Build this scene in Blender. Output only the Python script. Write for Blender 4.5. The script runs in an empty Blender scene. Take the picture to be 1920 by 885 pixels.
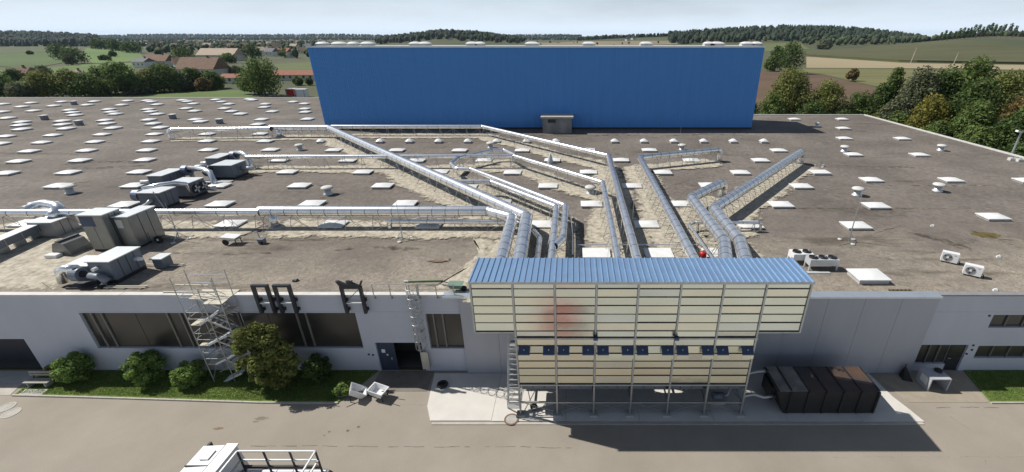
import bpy, math, random
import numpy as np
from mathutils import Vector, Matrix

random.seed(7)
rng = np.random.default_rng(7)
S = bpy.context.scene
COL = S.collection
PI = math.pi

# ------------------------------------------------------------------ camera
CAM_Z = 22.15
FPX, CXP, CYP, HOR = 822.0, 1075.0, 442.0, 68.0      # focal length and principal point in photograph pixels
PITCH = math.atan((CYP - HOR) / FPX)
cd = bpy.data.cameras.new('camera')
cam = bpy.data.objects.new('camera', cd)
COL.objects.link(cam)
cam.location = (0, 0, CAM_Z)
cam.rotation_euler = (PI / 2 - PITCH, 0, 0)
cd.sensor_width = 36.0
cd.lens = 36.0 * FPX / 1920.0
cd.shift_x = (960 - CXP) / 1920.0
cd.clip_start = 0.3
cd.clip_end = 20000
S.camera = cam

# ------------------------------------------------------------------ sun and sky
SUN = Vector((-0.845, 0.255, 1.0)).normalized()       # towards the sun
SUN_EL = math.asin(SUN.z)
SUN_AZ = math.atan2(SUN.x, SUN.y)                    # clockwise from +Y
sl = bpy.data.lights.new('sun', 'SUN')
sl.energy = 5.0
sl.angle = math.radians(0.53)
sl.color = (1.0, 0.95, 0.87)
so = bpy.data.objects.new('sun', sl)
COL.objects.link(so)
so.rotation_euler = SUN.to_track_quat('Z', 'Y').to_euler()

w = bpy.data.worlds.new('World')
S.world = w
w.use_nodes = True
nt = w.node_tree
nt.nodes.clear()
out = nt.nodes.new('ShaderNodeOutputWorld')
bg = nt.nodes.new('ShaderNodeBackground')
sky = nt.nodes.new('ShaderNodeTexSky')
sky.sky_type = 'NISHITA'
sky.sun_disc = False
sky.sun_elevation = SUN_EL
sky.sun_rotation = SUN_AZ
sky.altitude = 500
sky.air_density = 1.0
sky.dust_density = 1.3
sky.ozone_density = 1.6
# thin streaks of high cloud
tc = nt.nodes.new('ShaderNodeTexCoord')
mp = nt.nodes.new('ShaderNodeMapping')
mp.inputs['Scale'].default_value = (1.1, 1.1, 5.5)
mp.inputs['Rotation'].default_value = (0, math.radians(5), 0)
nz = nt.nodes.new('ShaderNodeTexNoise')
nz.inputs['Scale'].default_value = 1.7
nz.inputs['Detail'].default_value = 6
nz.inputs['Roughness'].default_value = 0.55
rp = nt.nodes.new('ShaderNodeValToRGB')
rp.color_ramp.elements[0].position = 0.42
rp.color_ramp.elements[0].color = (0.0, 0.0, 0.0, 1)
rp.color_ramp.elements[1].position = 0.72
rp.color_ramp.elements[1].color = (0.6, 0.6, 0.6, 1)
mx = nt.nodes.new('ShaderNodeMixRGB')
mx.inputs[2].default_value = (17.2, 19.6, 22.4, 1)
nt.links.new(tc.outputs['Generated'], mp.inputs[0])
nt.links.new(mp.outputs[0], nz.inputs['Vector'])
nt.links.new(nz.outputs['Fac'], rp.inputs[0])


def wmath(op, a, b=None):
    x = nt.nodes.new('ShaderNodeMath')
    x.operation = op
    for i, q in enumerate((a, b)):
        if q is None:
            continue
        if hasattr(q, 'is_output'):
            nt.links.new(q, x.inputs[i])
        else:
            x.inputs[i].default_value = q
    return x.outputs[0]


# an even veil of high haze: its depth along the line of sight grows as 1 / sin(elevation)
sepw = nt.nodes.new('ShaderNodeSeparateXYZ')
nt.links.new(tc.outputs['Generated'], sepw.inputs[0])
sin_el = wmath('MAXIMUM', sepw.outputs['Z'], 0.012)
tau = wmath('MULTIPLY', wmath('ADD', wmath('MULTIPLY', rp.outputs[0], 0.07), 0.05), -1.0)
veil = wmath('SUBTRACT', 1.0, wmath('EXPONENT', wmath('DIVIDE', tau, sin_el)))
nt.links.new(veil, mx.inputs[0])
nt.links.new(sky.outputs[0], mx.inputs[1])
nt.links.new(mx.outputs[0], bg.inputs[0])
bg.inputs[1].default_value = 0.05
nt.links.new(bg.outputs[0], out.inputs[0])

S.view_settings.view_transform = 'Standard'
S.view_settings.look = 'None'
S.view_settings.exposure = 0.0
S.view_settings.gamma = 1.0
S.view_settings.use_curve_mapping = False
S.render.engine = 'CYCLES'
S.cycles.max_bounces = 6
S.cycles.caustics_reflective = False
S.cycles.caustics_refractive = False
S.cycles.sample_clamp_indirect = 3.0
S.cycles.volume_bounces = 0

# ------------------------------------------------------------------ where things stand
ROOF = 6.45        # height of the hall roof
DF = 25.0          # depth of the front wall


def _ray(x, y):
    v = (CYP - y) / FPX
    return (x - CXP) / FPX, math.cos(PITCH) + v * math.sin(PITCH), -math.sin(PITCH) + v * math.cos(PITCH)


def G(x, y, z=ROOF):
    """point of the horizontal surface at height z"""
    a, b, c = _ray(x, y)
    t = (z - CAM_Z) / c
    return Vector((a * t, b * t, z))


def F(x, y, Y=DF):
    """point of the upright surface at depth Y"""
    a, b, c = _ray(x, y)
    t = Y / b
    return Vector((a * t, Y, CAM_Z + c * t))


# ------------------------------------------------------------------ materials
MATS = {}


def mat(name, col, rough=0.8, metal=0.0, var=0.12, scale=1.5, bump=0.0, bscale=20.0, col2=None, island=0.0,
        stretch=(1, 1, 1), spec=0.5, detail=5.0):
    if name in MATS:
        return MATS[name]
    m = bpy.data.materials.new(name)
    m.use_nodes = True
    t = m.node_tree
    b = t.nodes['Principled BSDF']
    b.inputs['Roughness'].default_value = rough
    b.inputs['Metallic'].default_value = metal
    b.inputs['Specular IOR Level'].default_value = spec
    if col2 is None:
        c1 = tuple(max(0, c * (1 - var)) for c in col)
        c2 = tuple(min(1, c * (1 + var)) for c in col)
    else:
        c1, c2 = col, col2
    geo = t.nodes.new('ShaderNodeNewGeometry')
    mpn = t.nodes.new('ShaderNodeMapping')
    mpn.inputs['Scale'].default_value = stretch
    t.links.new(geo.outputs['Position'], mpn.inputs[0])
    n = t.nodes.new('ShaderNodeTexNoise')
    n.inputs['Scale'].default_value = scale
    n.inputs['Detail'].default_value = detail
    n.inputs['Roughness'].default_value = 0.6
    t.links.new(mpn.outputs[0], n.inputs['Vector'])
    r = t.nodes.new('ShaderNodeValToRGB')
    r.color_ramp.elements[0].position = 0.3
    r.color_ramp.elements[1].position = 0.7
    r.color_ramp.elements[0].color = (*c1, 1)
    r.color_ramp.elements[1].color = (*c2, 1)
    t.links.new(n.outputs['Fac'], r.inputs[0])
    last = r.outputs[0]
    if island > 0:
        hs = t.nodes.new('ShaderNodeHueSaturation')
        mr = t.nodes.new('ShaderNodeMapRange')
        mr.inputs['To Min'].default_value = 1 - island
        mr.inputs['To Max'].default_value = 1 + island
        t.links.new(geo.outputs['Random Per Island'], mr.inputs['Value'])
        t.links.new(mr.outputs[0], hs.inputs['Value'])
        mr2 = t.nodes.new('ShaderNodeMapRange')
        mr2.inputs['To Min'].default_value = 0.485
        mr2.inputs['To Max'].default_value = 0.515
        t.links.new(geo.outputs['Random Per Island'], mr2.inputs['Value'])
        t.links.new(mr2.outputs[0], hs.inputs['Hue'])
        t.links.new(last, hs.inputs['Color'])
        last = hs.outputs[0]
    t.links.new(last, b.inputs['Base Color'])
    if bump > 0:
        n2 = t.nodes.new('ShaderNodeTexNoise')
        n2.inputs['Scale'].default_value = bscale
        n2.inputs['Detail'].default_value = 3
        t.links.new(geo.outputs['Position'], n2.inputs['Vector'])
        bp = t.nodes.new('ShaderNodeBump')
        bp.inputs['Strength'].default_value = bump
        bp.inputs['Distance'].default_value = 0.05
        t.links.new(n2.outputs['Fac'], bp.inputs['Height'])
        t.links.new(bp.outputs[0], b.inputs['Normal'])
    MATS[name] = m
    return m


def ragged(m, sc, lo, hi):
    """let a stain break up: its cover follows a noise of its own"""
    t = m.node_tree
    g = t.nodes.new('ShaderNodeNewGeometry')
    n = t.nodes.new('ShaderNodeTexNoise')
    n.inputs['Scale'].default_value = sc
    n.inputs['Detail'].default_value = 8
    n.inputs['Roughness'].default_value = 0.7
    r = t.nodes.new('ShaderNodeMapRange')
    r.inputs['From Min'].default_value = lo
    r.inputs['From Max'].default_value = hi
    t.links.new(g.outputs['Position'], n.inputs['Vector'])
    t.links.new(n.outputs['Fac'], r.inputs['Value'])
    t.links.new(r.outputs[0], t.nodes['Principled BSDF'].inputs['Alpha'])
    return m


def translucent(m, fac):
    """thin leaves let light through"""
    t = m.node_tree
    b = t.nodes['Principled BSDF']
    tr = t.nodes.new('ShaderNodeBsdfTranslucent')
    src = b.inputs['Base Color'].links[0].from_socket
    t.links.new(src, tr.inputs['Color'])
    mx_ = t.nodes.new('ShaderNodeMixShader')
    mx_.inputs[0].default_value = fac
    o = [n for n in t.nodes if n.type == 'OUTPUT_MATERIAL'][0]
    t.links.new(b.outputs[0], mx_.inputs[1])
    t.links.new(tr.outputs[0], mx_.inputs[2])
    t.links.new(mx_.outputs[0], o.inputs['Surface'])
    return m


def roof_material():
    m = bpy.data.materials.new('bitumen_roof')
    m.use_nodes = True
    t = m.node_tree
    N, L = t.nodes, t.links
    b = N['Principled BSDF']
    b.inputs['Roughness'].default_value = 0.9
    b.inputs['Specular IOR Level'].default_value = 0.25
    geo = N.new('ShaderNodeNewGeometry')
    sep = N.new('ShaderNodeSeparateXYZ')
    L.new(geo.outputs['Position'], sep.inputs[0])

    def noise(sc, det=5, rough=0.6, stretch=None, dist=0.0):
        n = N.new('ShaderNodeTexNoise')
        n.inputs['Scale'].default_value = sc
        n.inputs['Detail'].default_value = det
        n.inputs['Roughness'].default_value = rough
        n.inputs['Distortion'].default_value = dist
        if stretch:
            mm = N.new('ShaderNodeMapping')
            mm.inputs['Scale'].default_value = stretch
            L.new(geo.outputs['Position'], mm.inputs[0])
            L.new(mm.outputs[0], n.inputs['Vector'])
        else:
            L.new(geo.outputs['Position'], n.inputs['Vector'])
        return n.outputs['Fac']

    def ramp(fac, p0, c0, p1, c1):
        r = N.new('ShaderNodeValToRGB')
        r.color_ramp.elements[0].position = p0
        r.color_ramp.elements[1].position = p1
        r.color_ramp.elements[0].color = (*c0, 1)
        r.color_ramp.elements[1].color = (*c1, 1)
        L.new(fac, r.inputs[0])
        return r.outputs[0]

    def mixc(f, a, c, mode='MIX'):
        x = N.new('ShaderNodeMixRGB')
        x.blend_type = mode
        if hasattr(f, 'is_output'):
            L.new(f, x.inputs[0])
        else:
            x.inputs[0].default_value = f
        L.new(a, x.inputs[1])
        L.new(c, x.inputs[2])
        return x.outputs[0]

    def mr(v, a, b_, c=0.0, d=1.0):
        x = N.new('ShaderNodeMapRange')
        x.inputs['From Min'].default_value = a
        x.inputs['From Max'].default_value = b_
        x.inputs['To Min'].default_value = c
        x.inputs['To Max'].default_value = d
        L.new(v, x.inputs['Value'])
        return x.outputs[0]

    def math_(op, a, c):
        x = N.new('ShaderNodeMath')
        x.operation = op
        for i, q in enumerate((a, c)):
            if hasattr(q, 'is_output'):
                L.new(q, x.inputs[i])
            else:
                x.inputs[i].default_value = q
        x.use_clamp = True
        return x.outputs[0]

    dark = ramp(noise(0.12, 6, 0.65), 0.3, (0.135, 0.120, 0.108), 0.72, (0.235, 0.211, 0.189))
    fine = ramp(noise(2.2, 6, 0.7), 0.3, (0.66, 0.66, 0.66), 0.72, (1.32, 1.3, 1.27))
    dark = mixc(1.0, dark, fine, 'MULTIPLY')
    # loose gravel over the front strip of the roof
    grain = ramp(noise(3.4, 4, 0.75, dist=1.1), 0.36, (0.205, 0.178, 0.145), 0.62, (0.395, 0.348, 0.285))
    edge = mr(sep.outputs['Y'], 41.0, 27.0)
    nn = mr(noise(0.22, 5, 0.6), 0.3, 0.7, -0.55, 0.45)
    fr = math_('ADD', edge, nn)
    fr = math_('MULTIPLY', fr, mr(sep.outputs['Y'], 45.0, 34.0))
    c = mixc(fr, dark, grain)
    # puddle marks and moss along the roof seams
    st = mr(noise(0.16, 7, 0.7, (0.35, 1.6, 1)), 0.57, 0.68)
    brown = ramp(noise(1.1, 5), 0.4, (0.05, 0.042, 0.034), 0.65, (0.12, 0.10, 0.07))
    st2 = math_('MULTIPLY', st, 0.75)
    c = mixc(st2, c, brown)
    # paler dried washes
    pw = math_('MULTIPLY', mr(noise(0.3, 7, 0.7, (0.6, 1.2, 1)), 0.6, 0.74), 0.5)
    pale = ramp(noise(2.0, 4), 0.3, (0.24, 0.21, 0.18), 0.7, (0.32, 0.285, 0.24))
    c = mixc(pw, c, pale)
    # weathered sheet laps every few metres, and broad damp clouds
    damp = math_('MULTIPLY', mr(noise(0.055, 6, 0.62, (1.0, 1.5, 1)), 0.46, 0.66), 0.45)
    dk = ramp(noise(1.5, 4), 0.3, (0.085, 0.073, 0.066), 0.7, (0.135, 0.118, 0.105))
    c = mixc(damp, c, dk)
    lap = N.new('ShaderNodeTexWave')
    lap.wave_type = 'BANDS'
    lap.bands_direction = 'Y'
    lap.inputs['Scale'].default_value = 0.042
    lap.inputs['Distortion'].default_value = 0.5
    lap.inputs['Detail'].default_value = 3
    lap.inputs['Detail Scale'].default_value = 0.3
    L.new(geo.outputs['Position'], lap.inputs['Vector'])
    lp = math_('MULTIPLY', mr(lap.outputs['Fac'], 0.985, 1.0), math_('MULTIPLY', mr(noise(0.2, 4), 0.45, 0.6), 0.7))
    lc = ramp(noise(1.3, 4), 0.45, (0.045, 0.038, 0.03), 0.6, (0.3, 0.26, 0.2))
    c = mixc(lp, c, lc)
    L.new(c, b.inputs['Base Color'])
    bp = N.new('ShaderNodeBump')
    bp.inputs['Strength'].default_value = 0.6
    bp.inputs['Distance'].default_value = 0.06
    L.new(noise(4.5, 4, 0.7), bp.inputs['Height'])
    L.new(bp.outputs[0], b.inputs['Normal'])
    return m


M_ROOF = roof_material()
M_GRAVEL = mat('pale_gravel', (0.26, 0.23, 0.18), 0.95, col2=(0.60, 0.55, 0.45), scale=2.4, bump=0.7, bscale=6, detail=7)
def feather(m):
    """loose gravel thins out towards its edge: cover follows the 'cover' value of the mesh broken by a noise"""
    t = m.node_tree
    at = t.nodes.new('ShaderNodeAttribute')
    at.attribute_name = 'cover'
    g = t.nodes.new('ShaderNodeNewGeometry')
    n = t.nodes.new('ShaderNodeTexNoise')
    n.inputs['Scale'].default_value = 1.3
    n.inputs['Detail'].default_value = 9
    n.inputs['Roughness'].default_value = 0.75
    t.links.new(g.outputs['Position'], n.inputs['Vector'])
    a = t.nodes.new('ShaderNodeMath')
    a.operation = 'MULTIPLY_ADD'
    t.links.new(n.outputs['Fac'], a.inputs[0])
    a.inputs[1].default_value = 2.0
    a.inputs[2].default_value = -1.0
    b = t.nodes.new('ShaderNodeMath')
    b.operation = 'ADD'
    t.links.new(at.outputs['Fac'], b.inputs[0])
    t.links.new(a.outputs[0], b.inputs[1])
    r = t.nodes.new('ShaderNodeMapRange')
    r.inputs['From Min'].default_value = 0.38
    r.inputs['From Max'].default_value = 0.62
    t.links.new(b.outputs[0], r.inputs['Value'])
    t.links.new(r.outputs[0], t.nodes['Principled BSDF'].inputs['Alpha'])


feather(M_GRAVEL)
M_STEEL = mat('galvanised_duct', (0.90, 0.91, 0.92), 0.26, 0.88, var=0.09, scale=1.6, bump=0.03, bscale=3)
M_STEEL2 = mat('galvanised_band', (0.36, 0.37, 0.39), 0.45, 1.0, var=0.1)
M_ZINC = mat('zinc_frame', (0.46, 0.48, 0.49), 0.5, 0.8, var=0.12, scale=2)
M_DARKST = mat('dark_steel', (0.035, 0.037, 0.045), 0.5, 0.3)
M_WHITE = mat('white_acrylic', (0.80, 0.81, 0.81), 0.35, var=0.07)
M_CURB = mat('curb_grey', (0.48, 0.48, 0.47), 0.8)
M_WALL = mat('painted_wall', (0.52, 0.54, 0.605), 0.85, var=0.05, scale=0.5, bump=0.12, bscale=9, stretch=(1, 1, 0.35))
M_CLAD = mat('grey_cladding', (0.385, 0.405, 0.455), 0.5, 0.2, var=0.06, scale=0.6, stretch=(1, 1, 0.2))
M_GLASS = mat('dark_glass', (0.034, 0.032, 0.03), 0.3, var=0.3, scale=0.6, spec=0.7)
M_FRAME = mat('window_frame', (0.12, 0.12, 0.115), 0.5)
M_POSTW = mat('pale_mullion', (0.20, 0.19, 0.17), 0.6)
M_COPE = mat('metal_coping', (0.62, 0.68, 0.74), 0.4, 0.7, var=0.05)
M_WCOPE = mat('white_coping', (0.6, 0.6, 0.58), 0.7)
M_BLUE = mat('blue_cladding', (0.085, 0.295, 0.70), 0.5, 0.0, var=0.055, scale=1.6, stretch=(1, 1, 0.04), spec=0.4, detail=8)
M_CONC = mat('concrete', (0.42, 0.41, 0.385), 0.9, var=0.15, scale=1.4, bump=0.2)
M_DCONC = mat('weathered_concrete', (0.24, 0.245, 0.245), 0.9, var=0.25, scale=0.8, stretch=(1, 1, 0.3))
M_SLAB = mat('fresh_concrete', (0.62, 0.60, 0.56), 0.85, var=0.06, scale=0.9, bump=0.15, bscale=4)
M_ROAD = mat('road_asphalt', (0.275, 0.244, 0.202), 0.9, col2=(0.345, 0.308, 0.26), scale=0.22, bump=0.3, bscale=14, detail=12)
M_KERB = mat('kerb_stone', (0.46, 0.43, 0.38), 0.9)
M_SOIL = mat('lawn_soil', (0.11, 0.165, 0.035), 0.95, var=0.35, scale=2.5)
M_GRASS = mat('grass_blades', (0.135, 0.24, 0.04), 0.7, col2=(0.26, 0.29, 0.085), scale=0.9, island=0.35)
translucent(M_GRASS, 0.45)
M_AHU = mat('unit_grey', (0.17, 0.195, 0.235), 0.5, 0.2, var=0.08)
M_AHULID = mat('unit_lid', (0.62, 0.65, 0.67), 0.45, 0.3, var=0.05)
M_RUBBER = mat('black_rubber', (0.02, 0.02, 0.02), 0.8)
M_PANEL = mat('cooler_panel', (0.70, 0.72, 0.64), 0.22, 1.0, var=0.08, scale=0.35, bump=0.14, bscale=1.6, stretch=(0.4, 1, 1.2))
M_CROOF = mat('cooler_roof_sheet', (0.40, 0.62, 0.90), 0.36, 0.75, var=0.07, scale=0.8)
M_CROOF2 = mat('cooler_roof_seam', (0.52, 0.66, 0.84), 0.35, 0.75)
M_RED = mat('red_paint', (0.5, 0.02, 0.015), 0.4)
M_WPAINT = mat('white_paint', (0.80, 0.81, 0.82), 0.35, var=0.03)
M_BLUEMET = mat('navy_metal', (0.06, 0.085, 0.15), 0.4, 0.4)
M_BARK = mat('bark', (0.07, 0.055, 0.04), 0.95, var=0.3, scale=4)
M_WOOD = mat('wood', (0.22, 0.2, 0.17), 0.8, var=0.2)
M_PALE = mat('pale_plank', (0.55, 0.51, 0.42), 0.8, var=0.15)


# ------------------------------------------------------------------ mesh helpers
class MB:
    def __init__(s):
        s.v, s.f = [], []

    def quadmesh(s, vs, fs):
        o = len(s.v)
        s.v += [tuple(q) for q in vs]
        s.f += [tuple(i + o for i in q) for q in fs]
        return s

    def box(s, x0, x1, y0, y1, z0, z1):
        return s.quadmesh([(x0, y0, z0), (x1, y0, z0), (x1, y1, z0), (x0, y1, z0), (x0, y0, z1), (x1, y0, z1), (x1, y1, z1), (x0, y1, z1)],
                          [(0, 3, 2, 1), (4, 5, 6, 7), (0, 1, 5, 4), (1, 2, 6, 5), (2, 3, 7, 6), (3, 0, 4, 7)])

    def bar(s, a, b, w, h=None, up=(0, 0, 1)):
        """rectangular bar from a to b"""
        h = w if h is None else h
        a, b = Vector(a), Vector(b)
        d = (b - a).normalized()
        u = Vector(up)
        if abs(d.dot(u)) > 0.98:
            u = Vector((0, 1, 0))
        x = d.cross(u).normalized()
        y = x.cross(d)
        vs = []
        for p in (a, b):
            for sx, sy in ((-1, -1), (1, -1), (1, 1), (-1, 1)):
                vs.append(p + x * sx * w / 2 + y * sy * h / 2)
        return s.quadmesh(vs, [(0, 3, 2, 1), (4, 5, 6, 7), (0, 1, 5, 4), (1, 2, 6, 5), (2, 3, 7, 6), (3, 0, 4, 7)])

    def cyl(s, a, b, r0, r1=None, n=12, caps=True):
        r1 = r0 if r1 is None else r1
        return s.tube([a, b], [r0, r1], n, caps)

    def tube(s, pts, r, n=12, caps=True):
        pts = [Vector(q) for q in pts]
        rs = r if isinstance(r, (list, tuple)) else [r] * len(pts)
        tang = []
        for i in range(len(pts)):
            if i == 0:
                d = pts[1] - pts[0]
            elif i == len(pts) - 1:
                d = pts[-1] - pts[-2]
            else:
                d = (pts[i] - pts[i - 1]).normalized() + (pts[i + 1] - pts[i]).normalized()
            tang.append(d.normalized())
        u = Vector((0, 0, 1)) if abs(tang[0].z) < 0.9 else Vector((0, 1, 0))
        x = tang[0].cross(u).normalized()
        o = len(s.v)
        for i, q in enumerate(pts):
            x = (x - tang[i] * x.dot(tang[i])).normalized()
            y = tang[i].cross(x)
            k = 1.0
            if 0 < i < len(pts) - 1:
                dd = (pts[i] - pts[i - 1]).normalized()
                k = 1.0 / max(0.5, dd.dot(tang[i]))
            for j in range(n):
                a = 2 * PI * j / n
                s.v.append(tuple(q + (x * math.cos(a) + y * math.sin(a)) * rs[i] * (k if False else 1.0)))
        for i in range(len(pts) - 1):
            for j in range(n):
                j2 = (j + 1) % n
                s.f.append((o + i * n + j, o + i * n + j2, o + (i + 1) * n + j2, o + (i + 1) * n + j))
        if caps:
            s.f.append(tuple(o + j for j in reversed(range(n))))
            s.f.append(tuple(o + (len(pts) - 1) * n + j for j in range(n)))
        return s

    def lathe(s, c, prof, n=16):
        """profile of (radius, z) turned about the vertical through c"""
        c = Vector(c)
        o = len(s.v)
        for r, z in prof:
            for j in range(n):
                a = 2 * PI * j / n
                s.v.append((c.x + r * math.cos(a), c.y + r * math.sin(a), c.z + z))
        for i in range(len(prof) - 1):
            for j in range(n):
                j2 = (j + 1) % n
                s.f.append((o + i * n + j, o + i * n + j2, o + (i + 1) * n + j2, o + (i + 1) * n + j))
        s.f.append(tuple(o + j for j in reversed(range(n))))
        s.f.append(tuple(o + (len(prof) - 1) * n + j for j in range(n)))
        return s

    def prism(s, poly, z0, z1):
        n = len(poly)
        o = len(s.v)
        s.v += [(q[0], q[1], z0) for q in poly] + [(q[0], q[1], z1) for q in poly]
        s.f.append(tuple(o + i for i in reversed(range(n))))
        s.f.append(tuple(o + n + i for i in range(n)))
        for i in range(n):
            j = (i + 1) % n
            s.f.append((o + i, o + j, o + n + j, o + n + i))
        return s

    def mesh(s, name, m, smooth=False, origin=(0, 0, 0)):
        me = bpy.data.meshes.new(name)
        ox, oy, oz = origin
        me.from_pydata([(a - ox, b - oy, c - oz) for a, b, c in s.v], [], s.f)
        me.materials.append(m)
        if smooth:
            for q in me.polygons:
                q.use_smooth = len(q.vertices) == 4
        me.update()
        return me

    def build(s, name, m, parent=None, smooth=False, loc=None):
        """link as one mesh object; with a parent the shape is given in world coordinates and kept there"""
        if parent is not None:
            org = parent_origin(parent)
        else:
            org = Vector(loc) if loc is not None else Vector((0, 0, 0))
        me = s.mesh(name, m, smooth, org)
        o = bpy.data.objects.new(name, me)
        COL.objects.link(o)
        if parent is not None:
            o.parent = parent
        else:
            o.location = org
        return o


def parent_origin(p):
    v = Vector((0, 0, 0))
    while p is not None:
        v += p.location
        p = p.parent
    return v


def tag(o, label=None, cat=None, group=None, kind=None):
    if label:
        o['label'] = label
    if cat:
        o['category'] = cat
    if group:
        o['group'] = group
    if kind:
        o['kind'] = kind
    return o


def thing(name, loc, label, cat, group=None):
    o = bpy.data.objects.new(name, None)
    COL.objects.link(o)
    o.location = loc
    o.empty_display_size = 0.3
    return tag(o, label, cat, group)


def inst(name, me, parent, M):
    """object sharing mesh data, placed by a world matrix under a parent that is only moved"""
    o = bpy.data.objects.new(name, me)
    COL.objects.link(o)
    if parent is not None:
        o.parent = parent
        M = Matrix.Translation(-parent_origin(parent)) @ M
    o.matrix_basis = M
    return o


def copy_tree(o, parent=None):
    c = o.copy()
    COL.objects.link(c)
    c.parent = parent
    for ch in list(o.children):
        copy_tree(ch, c)
    return c


def np_mesh(name, verts, quads, m, parent=None, origin=(0, 0, 0), smooth=False):
    """large quad mesh from arrays"""
    me = bpy.data.meshes.new(name)
    v = np.asarray(verts, np.float32) - np.asarray(origin, np.float32)
    q = np.asarray(quads, np.int32)
    k = q.shape[1]
    me.vertices.add(len(v))
    me.vertices.foreach_set('co', v.ravel())
    me.loops.add(q.size)
    me.loops.foreach_set('vertex_index', q.ravel())
    me.polygons.add(len(q))
    me.polygons.foreach_set('loop_start', np.arange(0, q.size, k, dtype=np.int32))
    me.polygons.foreach_set('loop_total', np.full(len(q), k, np.int32))
    if smooth:
        me.polygons.foreach_set('use_smooth', np.ones(len(q), bool))
    me.materials.append(m)
    me.update(calc_edges=True)
    me.validate()
    o = bpy.data.objects.new(name, me)
    COL.objects.link(o)
    if parent is not None:
        o.parent = parent
    return o


ORD = ['first', 'second', 'third', 'fourth', 'fifth', 'sixth', 'seventh', 'eighth', 'ninth', 'tenth', 'eleventh',
       'twelfth', 'thirteenth', 'fourteenth', 'fifteenth', 'sixteenth', 'seventeenth', 'eighteenth', 'nineteenth', 'twentieth']


# ================================================================== terrain
K_H = FPX / math.cos(PITCH)       # pixels per unit of X / Y on the horizon


def sstep(a, b, x):
    t = np.clip((x - a) / (b - a), 0, 1)
    return t * t * (3 - 2 * t)


HILLS = [  # bearing (photo column), depth, half widths, height
    (30, 2100, 190, 480, 30),
    (520, 4700, 480, 700, 27),
    (300, 4900, 120, 600, 12),
    (620, 4900, 90, 600, 8),
    (845, 1600, 120, 330, 29),
    (1040, 4700, 130, 700, 22),
    (1180, 1900, 120, 400, 12),
    (1420, 1650, 190, 420, 35),
    (1600, 1600, 130, 420, 20),
    (1860, 980, 150, 260, 20),
    (2150, 1500, 260, 520, 26),
    (-500, 2500, 300, 700, 24),
    (90, 760, 150, 260, 7),
]


def terrain(X, Y):
    X = np.asarray(X, float)
    Y = np.asarray(Y, float)
    Ys = np.maximum(Y, 50.0)
    col = CXP + X / Ys * K_H
    h = np.zeros_like(X)
    for c, d, sc, sd, hh in HILLS:
        h = h + hh * np.exp(-((col - c) / sc) ** 2 - ((Y - d) / sd) ** 2)
    return h * sstep(260, 620, Y) - 0.06


def T(px, py, d0=150.0, d1=9000.0):
    """where the line of sight through a photo point meets the land"""
    a, b, c = _ray(px, py)
    d = d0
    while d < d1:
        X, Z = a / b * d, CAM_Z + c / b * d
        if Z <= float(terrain(X, d)):
            return Vector((X, d, float(terrain(X, d))))
        d *= 1.006
    return Vector((a / b * d1, d1, 0))


def at_bearing(px, Y):
    X = (px - CXP) / K_H * Y
    return Vector((X, Y, float(terrain(X, Y))))


def build_ground():
    na = 300
    radii = [0.5] + list(np.geomspace(6, 15000, 92))
    vs = []
    for r in radii:
        th = np.linspace(0, 2 * PI, na, endpoint=False)
        X, Y = r * np.sin(th), r * np.cos(th)
        Z = terrain(X, Y)
        vs.append(np.stack([X, Y, Z], 1))
    V = np.concatenate(vs)
    q = []
    for i in range(len(radii) - 1):
        j = np.arange(na)
        j2 = (j + 1) % na
        q.append(np.stack([i * na + j, (i + 1) * na + j, (i + 1) * na + j2, i * na + j2], 1)[:, ::-1])
    m = mat('meadow_ground', (0.045, 0.062, 0.022), 0.95, col2=(0.10, 0.10, 0.045), scale=0.006, detail=10)
    o = np_mesh('ground', V, np.concatenate(q), m, smooth=True)
    tag(o, 'rolling green and brown farmland reaching to the horizon', None, None, 'structure')


build_ground()


def field(name, pix, h, col, col2, label, scale=0.05, stretch=(1, 1, 1), n=26):
    """a field laid over the land; its outline is given as photo points on the land"""
    pts = [T(x, y) for x, y in pix]
    P = [(q.x, q.y) for q in pts]
    # fill by triangulating scan rows
    ys = [q[1] for q in P]
    y0, y1 = min(ys), max(ys)
    rows = []
    for i in range(n + 1):
        y = y0 + (y1 - y0) * (i / n) ** 1.5
        y = min(max(y, y0 + 0.01), y1 - 0.01)
        xs = []
        for k in range(len(P)):
            (xa, ya), (xb, yb) = P[k], P[(k + 1) % len(P)]
            if (ya <= y < yb) or (yb <= y < ya):
                xs.append(xa + (xb - xa) * (y - ya) / (yb - ya))
        rows.append((y, min(xs), max(xs)))
    m2 = 24
    vs, fs = [], []
    for (y, a, b) in rows:
        for j in range(m2 + 1):
            x = a + (b - a) * j / m2
            vs.append((x, y, float(terrain(x, y)) + h))
    for i in range(n):
        for j in range(m2):
            fs.append((i * (m2 + 1) + j, i * (m2 + 1) + j + 1, (i + 1) * (m2 + 1) + j + 1, (i + 1) * (m2 + 1) + j))
    # skirt so that standing crops have a side
    ring = [j for j in range(m2 + 1)] + [i * (m2 + 1) + m2 for i in range(1, n + 1)] + \
           [n * (m2 + 1) + j for j in range(m2 - 1, -1, -1)] + [i * (m2 + 1) for i in range(n - 1, 0, -1)]
    o0 = len(vs)
    for k in ring:
        x, y, z = vs[k]
        vs.append((x, y, z - h - 0.4))
    for k in range(len(ring)):
        k2 = (k + 1) % len(ring)
        fs.append((ring[k], o0 + k, o0 + k2, ring[k2]))
    mb = MB()
    mb.quadmesh(vs, fs)
    o = mb.build(name, mat(name + '_' + str(len(MATS)), col, 0.95, col2=col2, scale=scale, detail=8, stretch=stretch))
    tag(o, label, None, None, 'structure')
    return o


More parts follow.
